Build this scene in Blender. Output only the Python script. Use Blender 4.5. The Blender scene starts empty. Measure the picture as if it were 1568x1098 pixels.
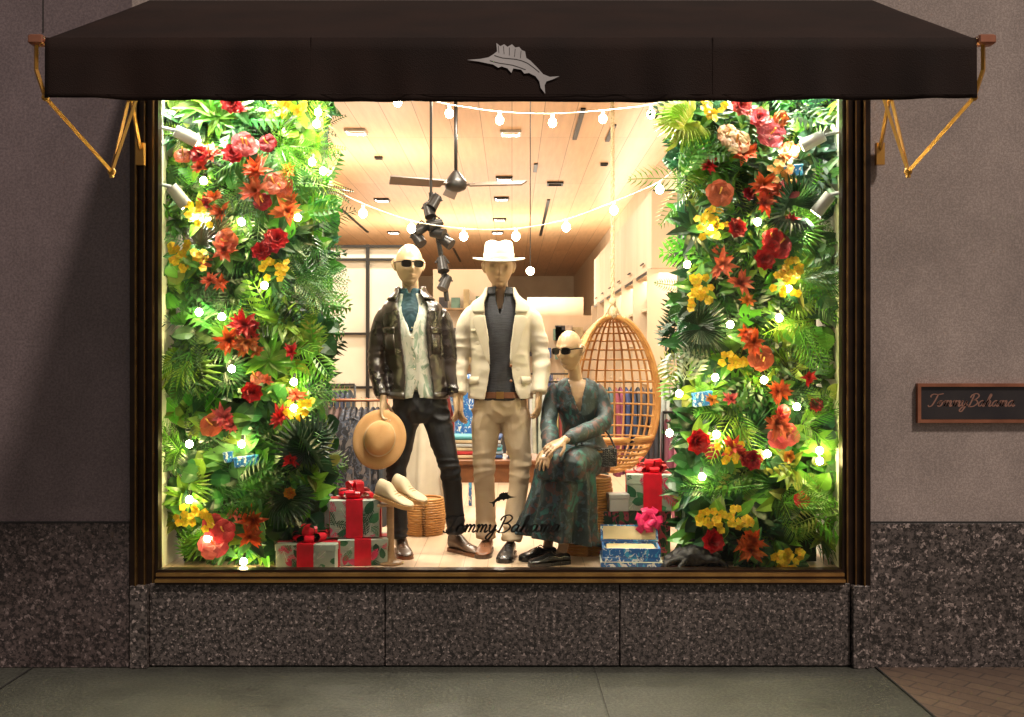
import bpy, math, random
import numpy as np
from mathutils import Vector, Matrix, noise, Euler
from mathutils.geometry import tessellate_polygon
random.seed(7); R=random.random
def U(a,b): return a+(b-a)*random.random()
sc=bpy.context.scene
sc.view_settings.view_transform='Standard'
try: sc.view_settings.look='None'
except Exception: pass
sc.view_settings.exposure=0
def S(px,py,d):
    s=1524.0/(5.5+d); return Vector(((px-784)/s, d, 1.7-(py-549)/s))
def mk(name,c1,c2=None,scale=5,rough=.6,metal=0,bump=0,bscale=40,coat=0,attr=False,transl=0,detail=4,lo=.35,hi=.65,emit=None,estr=0,spec=.5,stretch=(1,1,1),sheen=0,rough2=None):
    m=bpy.data.materials.new(name); m.use_nodes=True; nt=m.node_tree; N=nt.nodes; L=nt.links
    b=N['Principled BSDF']; out=N['Material Output']
    b.inputs['Roughness'].default_value=rough; b.inputs['Metallic'].default_value=metal
    b.inputs['Coat Weight'].default_value=coat; b.inputs['Coat Roughness'].default_value=.12
    b.inputs['Specular IOR Level'].default_value=spec
    tc=N.new('ShaderNodeTexCoord'); mp=N.new('ShaderNodeMapping'); mp.inputs['Scale'].default_value=stretch
    L.new(tc.outputs['Object'],mp.inputs['Vector'])
    no=N.new('ShaderNodeTexNoise'); no.inputs['Scale'].default_value=scale; no.inputs['Detail'].default_value=detail
    L.new(mp.outputs[0],no.inputs['Vector'])
    rp=N.new('ShaderNodeMapRange'); rp.inputs[1].default_value=lo; rp.inputs[2].default_value=hi
    L.new(no.outputs['Fac'],rp.inputs[0])
    mx=N.new('ShaderNodeMix'); mx.data_type='RGBA'
    L.new(rp.outputs[0],mx.inputs[0])
    if attr:
        at=N.new('ShaderNodeAttribute'); at.attribute_name='Col'
        mul=N.new('ShaderNodeMix'); mul.data_type='RGBA'; mul.blend_type='MULTIPLY'; mul.inputs[0].default_value=1
        mul.inputs[7].default_value=(.72,.72,.72,1)
        L.new(at.outputs['Color'],mul.inputs[6]); L.new(at.outputs['Color'],mx.inputs[7]); L.new(mul.outputs[2],mx.inputs[6])
    else:
        c2=c2 or tuple(c*.8 for c in c1)
        mx.inputs[6].default_value=(*c1,1); mx.inputs[7].default_value=(*c2,1)
    L.new(mx.outputs[2],b.inputs['Base Color'])
    if rough2 is not None:
        rr=N.new('ShaderNodeMapRange'); rr.inputs[1].default_value=lo; rr.inputs[2].default_value=hi
        rr.inputs[3].default_value=rough; rr.inputs[4].default_value=rough2
        L.new(no.outputs['Fac'],rr.inputs[0]); L.new(rr.outputs[0],b.inputs['Roughness'])
    if bump:
        n2=N.new('ShaderNodeTexNoise'); n2.inputs['Scale'].default_value=bscale; n2.inputs['Detail'].default_value=3
        L.new(mp.outputs[0],n2.inputs['Vector'])
        bp=N.new('ShaderNodeBump'); bp.inputs['Strength'].default_value=bump; bp.inputs['Distance'].default_value=.01
        L.new(n2.outputs['Fac'],bp.inputs['Height']); L.new(bp.outputs[0],b.inputs['Normal'])
    if transl:
        tr=N.new('ShaderNodeBsdfTranslucent'); L.new(mx.outputs[2],tr.inputs['Color'])
        ms=N.new('ShaderNodeMixShader'); ms.inputs[0].default_value=transl
        L.new(b.outputs[0],ms.inputs[1]); L.new(tr.outputs[0],ms.inputs[2]); L.new(ms.outputs[0],out.inputs['Surface'])
    if emit:
        b.inputs['Emission Color'].default_value=(*emit,1); b.inputs['Emission Strength'].default_value=estr
    return m
def granite(name,c1,c2,c3,rough=.5,rough2=None,patch=1.0,spk=.8,spks=62,fine=60,pl=.66):
    m=bpy.data.materials.new(name); m.use_nodes=True; nt=m.node_tree; N=nt.nodes; L=nt.links; b=N['Principled BSDF']
    tc=N.new('ShaderNodeTexCoord')
    a=N.new('ShaderNodeTexNoise'); a.inputs['Scale'].default_value=fine; a.inputs['Detail'].default_value=4; a.inputs['Roughness'].default_value=.8
    v=N.new('ShaderNodeTexNoise'); v.inputs['Scale'].default_value=spks; v.inputs['Detail'].default_value=2; v.inputs['Roughness'].default_value=.6
    mpb=N.new('ShaderNodeMapping'); mpb.inputs['Scale'].default_value=(1,1,.7); L.new(tc.outputs['Object'],mpb.inputs['Vector'])
    big=N.new('ShaderNodeTexNoise'); big.inputs['Scale'].default_value=1.7*patch; big.inputs['Detail'].default_value=9; big.inputs['Roughness'].default_value=.76
    for n in (a,v): L.new(tc.outputs['Object'],n.inputs['Vector'])
    L.new(mpb.outputs[0],big.inputs['Vector'])
    r1=N.new('ShaderNodeMapRange'); r1.inputs[1].default_value=.45; r1.inputs[2].default_value=.55; L.new(a.outputs['Fac'],r1.inputs[0])
    m1=N.new('ShaderNodeMix'); m1.data_type='RGBA'; m1.inputs[6].default_value=(*c1,1); m1.inputs[7].default_value=(*c2,1); L.new(r1.outputs[0],m1.inputs[0])
    r2=N.new('ShaderNodeMapRange'); r2.inputs[1].default_value=.60; r2.inputs[2].default_value=.65; r2.inputs[4].default_value=spk; L.new(v.outputs['Fac'],r2.inputs[0])
    m2=N.new('ShaderNodeMix'); m2.data_type='RGBA'; m2.inputs[7].default_value=(*c3,1); L.new(m1.outputs[2],m2.inputs[6]); L.new(r2.outputs[0],m2.inputs[0])
    m3=N.new('ShaderNodeMix'); m3.data_type='RGBA'; m3.blend_type='MULTIPLY'; m3.inputs[0].default_value=1
    r3=N.new('ShaderNodeMapRange'); r3.inputs[1].default_value=.3; r3.inputs[2].default_value=.7; r3.inputs[3].default_value=pl; r3.inputs[4].default_value=1.18; L.new(big.outputs['Fac'],r3.inputs[0])
    L.new(m2.outputs[2],m3.inputs[6]); L.new(r3.outputs[0],m3.inputs[7]); L.new(m3.outputs[2],b.inputs['Base Color'])
    if rough2 is None: b.inputs['Roughness'].default_value=rough
    else:
        r4=N.new('ShaderNodeMapRange'); r4.inputs[1].default_value=.35; r4.inputs[2].default_value=.65; r4.inputs[3].default_value=rough; r4.inputs[4].default_value=rough2
        L.new(big.outputs['Fac'],r4.inputs[0]); L.new(r4.outputs[0],b.inputs['Roughness'])
    bp=N.new('ShaderNodeBump'); bp.inputs['Strength'].default_value=.3; bp.inputs['Distance'].default_value=.004
    L.new(a.outputs['Fac'],bp.inputs['Height']); L.new(bp.outputs[0],b.inputs['Normal'])
    return m
def planks(name,c1,c2,mort,bw,rh,rough=.45,rotz=math.pi/2,msize=.004,offset=0.0,scx=.5,scy=6):
    m=bpy.data.materials.new(name); m.use_nodes=True; nt=m.node_tree; N=nt.nodes; L=nt.links; b=N['Principled BSDF']
    tc=N.new('ShaderNodeTexCoord'); mp=N.new('ShaderNodeMapping'); mp.inputs['Rotation'].default_value=(0,0,rotz)
    L.new(tc.outputs['Object'],mp.inputs['Vector'])
    br=N.new('ShaderNodeTexBrick'); br.inputs['Scale'].default_value=1; br.inputs['Brick Width'].default_value=bw; br.inputs['Row Height'].default_value=rh
    br.inputs['Mortar Size'].default_value=msize; br.inputs['Color1'].default_value=(*c1,1); br.inputs['Color2'].default_value=(*c2,1); br.inputs['Mortar'].default_value=(*mort,1)
    br.offset=offset
    L.new(mp.outputs[0],br.inputs['Vector'])
    no=N.new('ShaderNodeTexNoise'); no.inputs['Scale'].default_value=3; no.inputs['Detail'].default_value=5
    mp2=N.new('ShaderNodeMapping'); mp2.inputs['Scale'].default_value=(scx,scy,1); L.new(mp.outputs[0],mp2.inputs['Vector']); L.new(mp2.outputs[0],no.inputs['Vector'])
    mr=N.new('ShaderNodeMapRange'); mr.inputs[3].default_value=.72; mr.inputs[4].default_value=1.15; L.new(no.outputs['Fac'],mr.inputs[0])
    mm=N.new('ShaderNodeMix'); mm.data_type='RGBA'; mm.blend_type='MULTIPLY'; mm.inputs[0].default_value=1
    L.new(br.outputs['Color'],mm.inputs[6]); L.new(mr.outputs[0],mm.inputs[7]); L.new(mm.outputs[2],b.inputs['Base Color'])
    b.inputs['Roughness'].default_value=rough
    return m
def printed(name,base,cols,scale=9,rough=.6,thr=.55,dist=1.5,coat=0):
    m=bpy.data.materials.new(name); m.use_nodes=True; nt=m.node_tree; N=nt.nodes; L=nt.links; b=N['Principled BSDF']
    tc=N.new('ShaderNodeTexCoord'); prev=None
    for i,c in enumerate(cols):
        mp=N.new('ShaderNodeMapping'); mp.inputs['Location'].default_value=(i*3.7,i*1.3,i*5.1); mp.inputs['Rotation'].default_value=(0,.6*i,.3); mp.inputs['Scale'].default_value=(1,1,.45+.3*i)
        L.new(tc.outputs['Object'],mp.inputs['Vector'])
        no=N.new('ShaderNodeTexNoise'); no.inputs['Scale'].default_value=scale*(1+.4*i); no.inputs['Detail'].default_value=2; no.inputs['Distortion'].default_value=dist
        L.new(mp.outputs[0],no.inputs['Vector'])
        r=N.new('ShaderNodeMapRange'); r.inputs[1].default_value=thr; r.inputs[2].default_value=thr+.03; L.new(no.outputs['Fac'],r.inputs[0])
        mx=N.new('ShaderNodeMix'); mx.data_type='RGBA'; mx.inputs[7].default_value=(*c,1); L.new(r.outputs[0],mx.inputs[0])
        if prev is None: mx.inputs[6].default_value=(*base,1)
        else: L.new(prev,mx.inputs[6])
        prev=mx.outputs[2]
    L.new(prev,b.inputs['Base Color']); b.inputs['Roughness'].default_value=rough; b.inputs['Coat Weight'].default_value=coat
    return m
M_={}
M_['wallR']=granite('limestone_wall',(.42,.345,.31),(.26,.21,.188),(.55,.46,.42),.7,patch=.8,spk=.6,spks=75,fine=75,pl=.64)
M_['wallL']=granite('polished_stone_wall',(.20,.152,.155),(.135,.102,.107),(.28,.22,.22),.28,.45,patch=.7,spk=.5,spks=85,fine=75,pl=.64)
M_['base']=granite('granite_base',(.12,.098,.09),(.018,.015,.014),(.42,.34,.31),.5,spk=.85,spks=50,fine=45)
M_['baseL']=granite('granite_base_polished',(.095,.070,.066),(.022,.017,.017),(.26,.20,.19),.28,.5,spk=.7,spks=50,fine=45)
M_['joint']=mk('joint',(.02,.018,.016),rough=.9)
M_['pave']=granite('sidewalk_concrete',(.066,.067,.053),(.036,.037,.029),(.11,.11,.09),.42,.6,patch=.6,spk=.5,pl=.58)
M_['pave2']=planks('brick_paving',(.105,.070,.048),(.080,.052,.037),(.045,.032,.025),.20,.10,rough=.55,rotz=math.pi/4,msize=.005,offset=.5,scx=8,scy=8)
M_['bronze']=mk('dark_bronze',(.018,.010,.007),(.035,.018,.011),scale=8,rough=.35,metal=.6)
M_['gold']=mk('brass',(.62,.36,.12),(.42,.23,.08),scale=10,rough=.30,metal=.9)
M_['golds']=mk('aged_brass',(.26,.15,.055),(.16,.085,.03),scale=14,rough=.38,metal=.85)
M_['copper']=mk('copper',(.42,.17,.10),(.3,.12,.07),scale=10,rough=.4,metal=.6)
M_['letter']=mk('copper_letter',(.30,.15,.11),(.24,.12,.09),scale=10,rough=.5)
M_['arm']=mk('awning_arm_paint',(.62,.33,.07),(.5,.25,.05),rough=.3,metal=.5)
M_['awn']=mk('awning_canvas',(.0115,.0052,.0035),(.018,.0078,.005),scale=3,rough=.75,bump=.35,bscale=220,detail=6,spec=.2)
M_['white']=mk('white_paint',(.80,.83,.72),(.73,.77,.64),rough=.6,scale=3)
M_['logo']=mk('logo_white',(.50,.48,.48),rough=.6)
M_['black']=mk('black_metal',(.012,.012,.012),rough=.4)
M_['decal']=mk('decal_black',(.01,.01,.01),rough=.5)
M_['plaque']=mk('plaque_dark',(.022,.02,.025),(.035,.03,.032),rough=.45,metal=.2,scale=6)
M_['leaf']=mk('leaf',(.1,.2,.05),attr=True,rough=.34,transl=.20,scale=14,spec=.5)
M_['petal']=mk('petal',(.5,.1,.05),attr=True,rough=.5,transl=.25,scale=20)
M_['soil']=mk('moss_backing',(.010,.025,.007),(.025,.05,.012),rough=.9,scale=20,bump=.8)
M_['bulb']=mk('bulb_glow',(1,.95,.8),emit=(1,.82,.42),estr=55)
M_['bulbp']=mk('garden_bulb_glow',(1,.95,.8),emit=(1,.82,.36),estr=150)
M_['can']=mk('lamp_white',(.5,.5,.5),rough=.35)
M_['wire']=mk('wire',(.75,.72,.62),rough=.5)
M_['sock']=mk('bulb_socket',(.03,.05,.02),rough=.5)
M_['ceil']=planks('ceiling_planks',(.70,.46,.26),(.62,.39,.21),(.26,.15,.08),3.1,.34)
M_['floor']=planks('floor_planks',(.66,.50,.36),(.60,.44,.30),(.3,.2,.12),1.6,.14,rough=.35,msize=.002)
M_['cream']=mk('cream_wall',(.70,.65,.54),(.62,.56,.45),rough=.6,scale=2)
M_['panel']=mk('cabinet_panel',(.62,.50,.36),(.55,.43,.30),rough=.5,scale=3,stretch=(1,1,.2))
M_['skin']=mk('mannequin_skin',(.50,.345,.21),(.44,.30,.175),rough=.34,scale=3,coat=.1)
M_['skinw']=mk('mannequin_skin_tan',(.45,.285,.165),(.40,.25,.14),rough=.34,scale=3,coat=.1)
M_['leather']=mk('black_leather',(.012,.009,.008),(.034,.023,.018),rough=.20,rough2=.33,scale=5,bump=.10,bscale=35,spec=.8)
M_['denim']=mk('black_trouser',(.005,.005,.006),(.010,.010,.012),rough=.6,scale=8,bump=.08,bscale=90,spec=.35)
M_['linen']=mk('cream_linen',(.64,.57,.45),(.57,.50,.385),rough=.85,scale=7,bump=.06,bscale=220,spec=.2)
M_['khaki']=mk('khaki_trouser',(.50,.39,.27),(.42,.32,.21),rough=.85,scale=6,bump=.06,bscale=200,spec=.2)
M_['polo']=mk('grey_knit',(.030,.031,.037),(.055,.056,.064),rough=.9,scale=60,bump=.2,bscale=200,stretch=(.3,.3,3),spec=.2)
M_['teal']=mk('teal_shirt',(.006,.035,.05),(.010,.06,.08),rough=.7)
M_['shirt']=printed('printed_shirt',(.62,.61,.52),[(.26,.34,.25),(.46,.50,.40)],scale=13)
M_['dress']=printed('floral_dress',(.008,.020,.022),[(.014,.085,.075),(.07,.03,.025),(.03,.055,.07)],scale=11,rough=.6,thr=.57)
M_['belt']=mk('brown_leather',(.20,.075,.03),(.13,.05,.02),rough=.35,scale=10)
M_['shoe']=mk('shoe_brown',(.07,.045,.033),(.12,.075,.05),rough=.3,scale=8)
M_['shoeb']=mk('shoe_black',(.012,.012,.013),(.03,.03,.033),rough=.22)
M_['shoec']=mk('boot_cream',(.66,.55,.38),(.57,.46,.3),rough=.7)
M_['glass_d']=mk('sunglass_lens',(.008,.008,.008),rough=.08)
M_['hatw']=mk('hat_white',(.70,.66,.57),(.63,.58,.49),rough=.8,bump=.1,bscale=180)
M_['hatt']=mk('hat_tan',(.54,.30,.12),(.45,.24,.085),rough=.75,bump=.12,bscale=160)
M_['band']=mk('hat_band',(.60,.50,.34),rough=.7)
M_['rattan']=mk('rattan',(.48,.24,.07),(.34,.15,.04),rough=.4,scale=15)
M_['rope']=mk('rope',(.66,.52,.33),(.46,.34,.2),rough=.9,scale=90,bump=.8,bscale=120)
M_['wood']=mk('pale_wood',(.46,.30,.16),(.36,.22,.11),rough=.45,scale=6,stretch=(1,1,5))
M_['blade']=mk('fan_blade',(.13,.095,.075),(.10,.075,.055),rough=.5,scale=6)
M_['cloth']=mk('cloth',(.5,.5,.5),attr=True,rough=.8,scale=12,lo=.4,hi=.6)
M_['darkprint']=printed('dark_leaf_print',(.012,.012,.018),[(.13,.11,.11),(.05,.06,.09)],scale=22,rough=.8,thr=.54)
M_['redrib']=mk('red_ribbon',(.66,.010,.03),(.5,.008,.02),rough=.28,scale=14)
M_['pinkrib']=mk('pink_ribbon',(.78,.03,.16),(.6,.02,.10),rough=.3)
M_['paper']=mk('gift_paper',(.40,.47,.40),(.33,.40,.33),rough=.35,scale=5)
M_['paperd']=printed('gift_paper_dark',(.02,.06,.03),[(.10,.26,.08),(.60,.09,.12)],scale=16,rough=.35,thr=.55)
M_['paperL']=mk('gift_print',(.1,.2,.1),attr=True,rough=.4,scale=20)
M_['silver']=mk('silver_paper',(.50,.50,.50),(.40,.40,.40),rough=.3,metal=.3)
M_['blue']=printed('blue_tin',(.015,.12,.42),[(.04,.32,.62),(.60,.68,.72)],scale=26,rough=.35,thr=.58)
M_['tan_in']=mk('box_liner',(.62,.50,.28),rough=.6)
def cr(P,sub):
    P=np.array(P,float)
    if P.ndim==1: P=P[:,None]
    if sub<=1 or len(P)<3: 
        return P
    Q=np.vstack([2*P[0]-P[1],P,2*P[-1]-P[-2]]); out=[]
    for i in range(1,len(Q)-2):
        for k in range(sub):
            t=k/sub; a,b,c,d=Q[i-1],Q[i],Q[i+1],Q[i+2]
            out.append(.5*((2*b)+(c-a)*t+(2*a-5*b+4*c-d)*t*t+(-a+3*b-3*c+d)*t**3))
    out.append(P[-1]); return np.array(out)
class MB:
    def __init__(s): s.v=[];s.f=[];s.c=[];s.m=[]
    def add(s,V,F,col=(1,1,1),mat=0,M=None):
        o=len(s.v)
        if M is not None: V=[M@Vector(p) for p in V]
        s.v.extend([tuple(p) for p in V])
        s.f.extend([tuple(i+o for i in f) for f in F])
        if isinstance(col,list): s.c.extend(col)
        else: s.c.extend([col]*len(F))
        s.m.extend([mat]*len(F))
    def box(s,c,size,rot=0,M=None,col=(1,1,1),mat=0,bev=0):
        x,y,z=[a/2 for a in size]
        if bev:
            b=min(bev,x*.5,y*.5,z*.5); V=[];
            for sz in (-1,1):
                for k,(ins) in enumerate((b,0) if sz<0 else (0,b)):
                    zz=sz*z if (ins==b) else sz*(z-b)
                    xx,yy=x-ins,y-ins
                    V+=[(xx-b,-yy,zz),(xx,-yy+b,zz),(xx,yy-b,zz),(xx-b,yy,zz),(-xx+b,yy,zz),(-xx,yy-b,zz),(-xx,-yy+b,zz),(-xx+b,-yy,zz)]
            F=[tuple(range(7,-1,-1)),tuple(range(24,32))]
            for r in range(3):
                for j in range(8): F.append((r*8+j,r*8+(j+1)%8,r*8+8+(j+1)%8,r*8+8+j))
        else:
            V=[(i*x,j*y,k*z) for i in(-1,1) for j in(-1,1) for k in(-1,1)]
            F=[(0,1,3,2),(4,6,7,5),(0,4,5,1),(2,3,7,6),(0,2,6,4),(1,5,7,3)]
        T=Matrix.Translation(Vector(c))@Matrix.Rotation(rot,4,'Z')
        s.add(V,F,col,mat,(M@T) if M is not None else T)
    def span(s,a,b,**k):
        s.box([(a[i]+b[i])/2 for i in range(3)],[abs(b[i]-a[i]) for i in range(3)],**k)
    def tube(s,P,rad,n=12,side=(1,0,0),sub=4,M=None,col=(1,1,1),mat=0,closed=False,ripple=None):
        P=np.array([tuple(p) for p in P],float); rad=np.array(rad,float)
        if rad.ndim==0: rad=np.full(len(P),float(rad))
        if rad.ndim==1: rad=np.stack([rad,rad],1)
        if closed:
            Pc=np.vstack([P,P[:1]]); P2=cr(Pc,sub)[:-1]; r2=cr(np.vstack([rad,rad[:1]]),sub)[:-1]
        else: P2=cr(P,sub); r2=cr(rad,sub)
        k=len(P2); V=[]; side=Vector(side)
        for i in range(k):
            if closed: T=Vector(P2[(i+1)%k]-P2[i-1])
            else: T=Vector(P2[min(i+1,k-1)]-P2[max(i-1,0)])
            T.normalize(); sd=side-T*side.dot(T)
            if sd.length<.05: sd=Vector((0,1,0))-T*T.y
            if sd.length<.05: sd=Vector((0,0,1))-T*T.z
            sd.normalize(); W=T.cross(sd); c=Vector(P2[i])
            for j in range(n):
                a=2*math.pi*j/n; q=1 if ripple is None else ripple(i/(k-1),a)
                V.append(c+sd*(math.cos(a)*max(r2[i,0],1e-4)*q)+W*(math.sin(a)*max(r2[i,1],1e-4)*q))
        F=[]
        for i in range(k if closed else k-1):
            for j in range(n):
                F.append((i*n+j,i*n+(j+1)%n,((i+1)%k)*n+(j+1)%n,((i+1)%k)*n+j))
        if not closed: F+= [tuple(range(n-1,-1,-1)),tuple((k-1)*n+j for j in range(n))]
        s.add(V,F,col,mat,M)
    def cyl(s,a,b,r,r2=None,n=12,**k): s.tube([a,b],[r,r if r2 is None else r2],n=n,sub=1,**k)
    def ball(s,c,r,n=12,M=None,col=(1,1,1),mat=0,fn=None):
        if not hasattr(r,'__len__'): r=(r,r,r)
        V=[];m=n*2
        for i in range(1,n):
            t=math.pi*i/n
            for j in range(m):
                a=2*math.pi*j/m; V.append((math.sin(t)*math.cos(a),math.sin(t)*math.sin(a),math.cos(t)))
        V+=[(0,0,1),(0,0,-1)]
        if fn: V=[fn(*p) for p in V]
        V=[(c[0]+p[0]*r[0],c[1]+p[1]*r[1],c[2]+p[2]*r[2]) for p in V]
        F=[]
        for i in range(n-2):
            for j in range(m): F.append((i*m+j,(i+1)*m+j,(i+1)*m+(j+1)%m,i*m+(j+1)%m))
        tp=len(V)-2
        for j in range(m): F.append((tp,j,(j+1)%m)); F.append((tp+1,(n-2)*m+(j+1)%m,(n-2)*m+j))
        s.add(V,F,col,mat,M)
    def revolve(s,prof,n=32,M=None,mat=0,col=(1,1,1),fn=None):
        V=[]
        for r,z in prof:
            for j in range(n):
                a=2*math.pi*j/n; p=(r*math.cos(a),r*math.sin(a),z); V.append(fn(*p) if fn else p)
        F=[(i*n+j,i*n+(j+1)%n,(i+1)*n+(j+1)%n,(i+1)*n+j) for i in range(len(prof)-1) for j in range(n)]
        s.add(V,F,col,mat,M)
    def poly(s,pts,M=None,mat=0,col=(1,1,1)):
        tr=tessellate_polygon([[Vector(p) for p in pts]])
        s.add(pts,[tuple(t) for t in tr],col,mat,M)
    def arc(s,levels,thick,n=40,sub=3,M=None,mat=0,pw=1.0):
        # levels: z,cx,cy,rx,ry,th0,th1 ; theta 0 = front (-y)
        Lv=cr(levels,sub); V=[];k=len(Lv)
        for off in (0,thick):
            for (z,cx,cy,rx,ry,t0,t1) in Lv:
                for j in range(n+1):
                    t=t0+(t1-t0)*j/n; a=math.sin(t); b=math.cos(t)
                    V.append((cx+(rx-off)*math.copysign(abs(a)**pw,a),cy-(ry-off)*math.copysign(abs(b)**pw,b),z))
        n1=n+1; q=k*n1; F=[]
        for i in range(k-1):
            for j in range(n):
                a=i*n1+j; F.append((a,a+1,a+n1+1,a+n1)); F.append((q+a,q+a+n1,q+a+n1+1,q+a+1))
            F.append((i*n1,i*n1+n1,q+i*n1+n1,q+i*n1)); e=i*n1+n; F.append((e,q+e,q+e+n1,e+n1))
        for j in range(n):
            F.append((j,q+j,q+j+1,j+1)); e=(k-1)*n1+j; F.append((e,e+1,q+e+1,q+e))
        s.add(V,F,(1,1,1),mat,M)
    def build(s,name,mats,parent=None,smooth=False,loc=None,cols=True,auto=None):
        me=bpy.data.meshes.new(name); me.from_pydata(s.v,[],s.f)
        if not isinstance(mats,(list,tuple)): mats=[mats]
        for m in mats: me.materials.append(M_[m] if isinstance(m,str) else m)
        me.polygons.foreach_set('material_index',s.m)
        me.polygons.foreach_set('use_smooth',[smooth]*len(s.f))
        if cols:
            at=me.color_attributes.new('Col','FLOAT_COLOR','CORNER')
            cnt=np.array([len(f) for f in s.f]); C=np.array([(*c[:3],1.0) for c in s.c])
            at.data.foreach_set('color',np.repeat(C,cnt,axis=0).ravel())
        me.update(); ob=bpy.data.objects.new(name,me); sc.collection.objects.link(ob)
        if parent: ob.parent=parent
        if auto: 
            for p in me.polygons: p.use_smooth=True
            try: me.set_sharp_from_angle(angle=math.radians(auto))
            except Exception: pass
        return ob
def group(name,loc=(0,0,0),rot=0):
    e=bpy.data.objects.new(name,None); e.location=loc; e.rotation_euler=(0,0,rot); e.empty_display_size=.1
    sc.collection.objects.link(e); return e
def remesh(mb,name,mat,parent,vox=.006,folds=None,smooth_it=2):
    ob=mb.build(name,mat,None,cols=False)
    m=ob.modifiers.new('r','REMESH'); m.mode='VOXEL'; m.voxel_size=vox
    if smooth_it:
        s=ob.modifiers.new('s','SMOOTH'); s.factor=.5; s.iterations=smooth_it
    dg=bpy.context.evaluated_depsgraph_get()
    me=bpy.data.meshes.new_from_object(ob.evaluated_get(dg)); ob.modifiers.clear(); ob.data=me
    me.materials.clear(); me.materials.append(M_[mat])
    n=len(me.vertices)
    if folds:
        co=np.empty(n*3); me.vertices.foreach_get('co',co); co=co.reshape(-1,3)
        no=np.empty(n*3); me.vertices.foreach_get('normal',no); no=no.reshape(-1,3)
        for i in range(n):
            d=folds(co[i],no[i]); co[i]+=no[i]*d
        me.vertices.foreach_set('co',co.ravel())
    me.polygons.foreach_set('use_smooth',[True]*len(me.polygons)); me.update()
    ob.parent=parent; return ob
def ridge(x,y,z,sx,sy,sz,off=0):
    v=noise.noise(Vector((x*sx+off,y*sy+off*.7,z*sz-off))); return 1-abs(v)*3.2
def g(x,s): return math.exp(-(x/s)**2)
def head(mb,M,sx=1.0):
    def fn(x,y,z):
        X=x*.084; Y=y*.104; Z=z*.128
        if z<0:
            t=-z; X*=1-.27*t**1.8
            if y>0: Y*=1-.42*t**1.2
        if y>0 and z>-.1: Y*=1.04
        if y<.2:
            w=min(1,(.2-y)*2)
            Y+=w*(.005)
            Y-=w*.032*g(X,.012)*g(Z+.028,.018)
            Y-=w*.015*g(X,.010)*g(Z-.0,.024)
            Y+=w*.019*g(abs(X)-.033,.017)*g(Z-.002,.015)
            Y-=w*.009*g(abs(X)-.028,.024)*g(Z-.028,.009)
            Y-=w*.012*g(X,.022)*(g(Z+.062,.0055)+g(Z+.074,.0065))
            Y+=w*.008*g(X,.018)*g(Z+.089,.006)
            Y-=w*.016*g(X,.026)*g(Z+.110,.018)
            Y-=w*.007*g(abs(X)-.050,.016)*g(Z+.03,.02)
            Y+=w*.009*g(abs(X)-.053,.016)*g(Z+.07,.022)
        return (X*sx,Y,Z)
    mb.ball((0,0,0),1,n=44,M=M,fn=fn)
    for sg in(-1,1):
        mb.tube([(sg*.081,.002,-.034),(sg*.092,.014,-.010),(sg*.095,.026,.016),(sg*.083,.012,.034)],[.009,.011,.012,.007],n=8,sub=3,M=M)
        mb.ball((sg*.085,.012,0),(.009,.020,.030),n=8,M=M)
def shades(M,parent):
    mb=MB()
    for sg in(-1,1):
        V=[];n=20
        for dy,sc_ in((-.1125,.86),(-.119,1.0),(-.111,1.0)):
            for j in range(n):
                a=2*math.pi*j/n; c=math.cos(a); s_=math.sin(a)
                x=sg*.038+.030*math.copysign(abs(c)**.7,c)*sc_; z=.004+.022*math.copysign(abs(s_)**.7,s_)*sc_
                V.append((x,dy+abs(x)*.25+.002,z))
        F=[tuple(range(n-1,-1,-1))]
        for r in range(2):
            for j in range(n): F.append((r*n+j,r*n+(j+1)%n,r*n+n+(j+1)%n,r*n+n+j))
        F.append(tuple(2*n+j for j in range(n)))
        mb.add(V,F,M=M)
        mb.tube([(sg*.068,-.094,.014),(sg*.088,-.04,.014),(sg*.094,.01,.012)],.004,n=6,sub=2,M=M)
    mb.tube([(-.012,-.117,.012),(0,-.120,.016),(.012,-.117,.012)],.0045,n=6,sub=2,M=M)
    mb.build('sunglasses','glass_d',parent,auto=40)
def hand(mb,wrist,dirv,palmn,side=1,curl=.5,spread=.12,scale=1.0):
    d=Vector(dirv).normalized(); p=Vector(palmn); p=(p-d*p.dot(d)).normalized(); a=d.cross(p)*side; w=Vector(wrist); k=scale
    mb.tube([w-d*.03*k,w+d*.01*k,w+d*.05*k,w+d*.088*k,w+d*.098*k],[(.027*k,.021*k),(.029*k,.019*k),(.041*k,.0165*k),(.041*k,.0135*k),(.03*k,.008*k)],n=16,side=a,sub=3)
    L=[.070,.078,.073,.057]; off=[.031,.0105,-.0105,-.031]
    for i in range(4):
        fd=(d+a*(off[i]/.031)*spread).normalized(); q=w+d*.083*k+a*off[i]*k; pts=[q]; ang=curl*.5
        for seg,l in enumerate((.45,.31,.24)):
            dd=fd*math.cos(ang)+p*math.sin(ang); q=q+dd*L[i]*l*k*1.08; pts.append(q); ang+=curl*.9
        mb.tube(pts,[.0095*k,.0088*k,.0078*k,.0058*k],n=8,side=a,sub=3)
    q=w+d*.022*k+a*.024*k+p*.004; td=(d*.6+a*.75+p*.35).normalized()
    q2=q+td*.038*k; td2=(d*.85+a*.3+p*(.3+curl*.4)).normalized(); q3=q2+td2*.03*k; q4=q3+td2*.022*k
    mb.tube([q,q2,q3,q4],[.014*k,.0105*k,.0092*k,.0065*k],n=8,side=p,sub=3)
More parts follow.
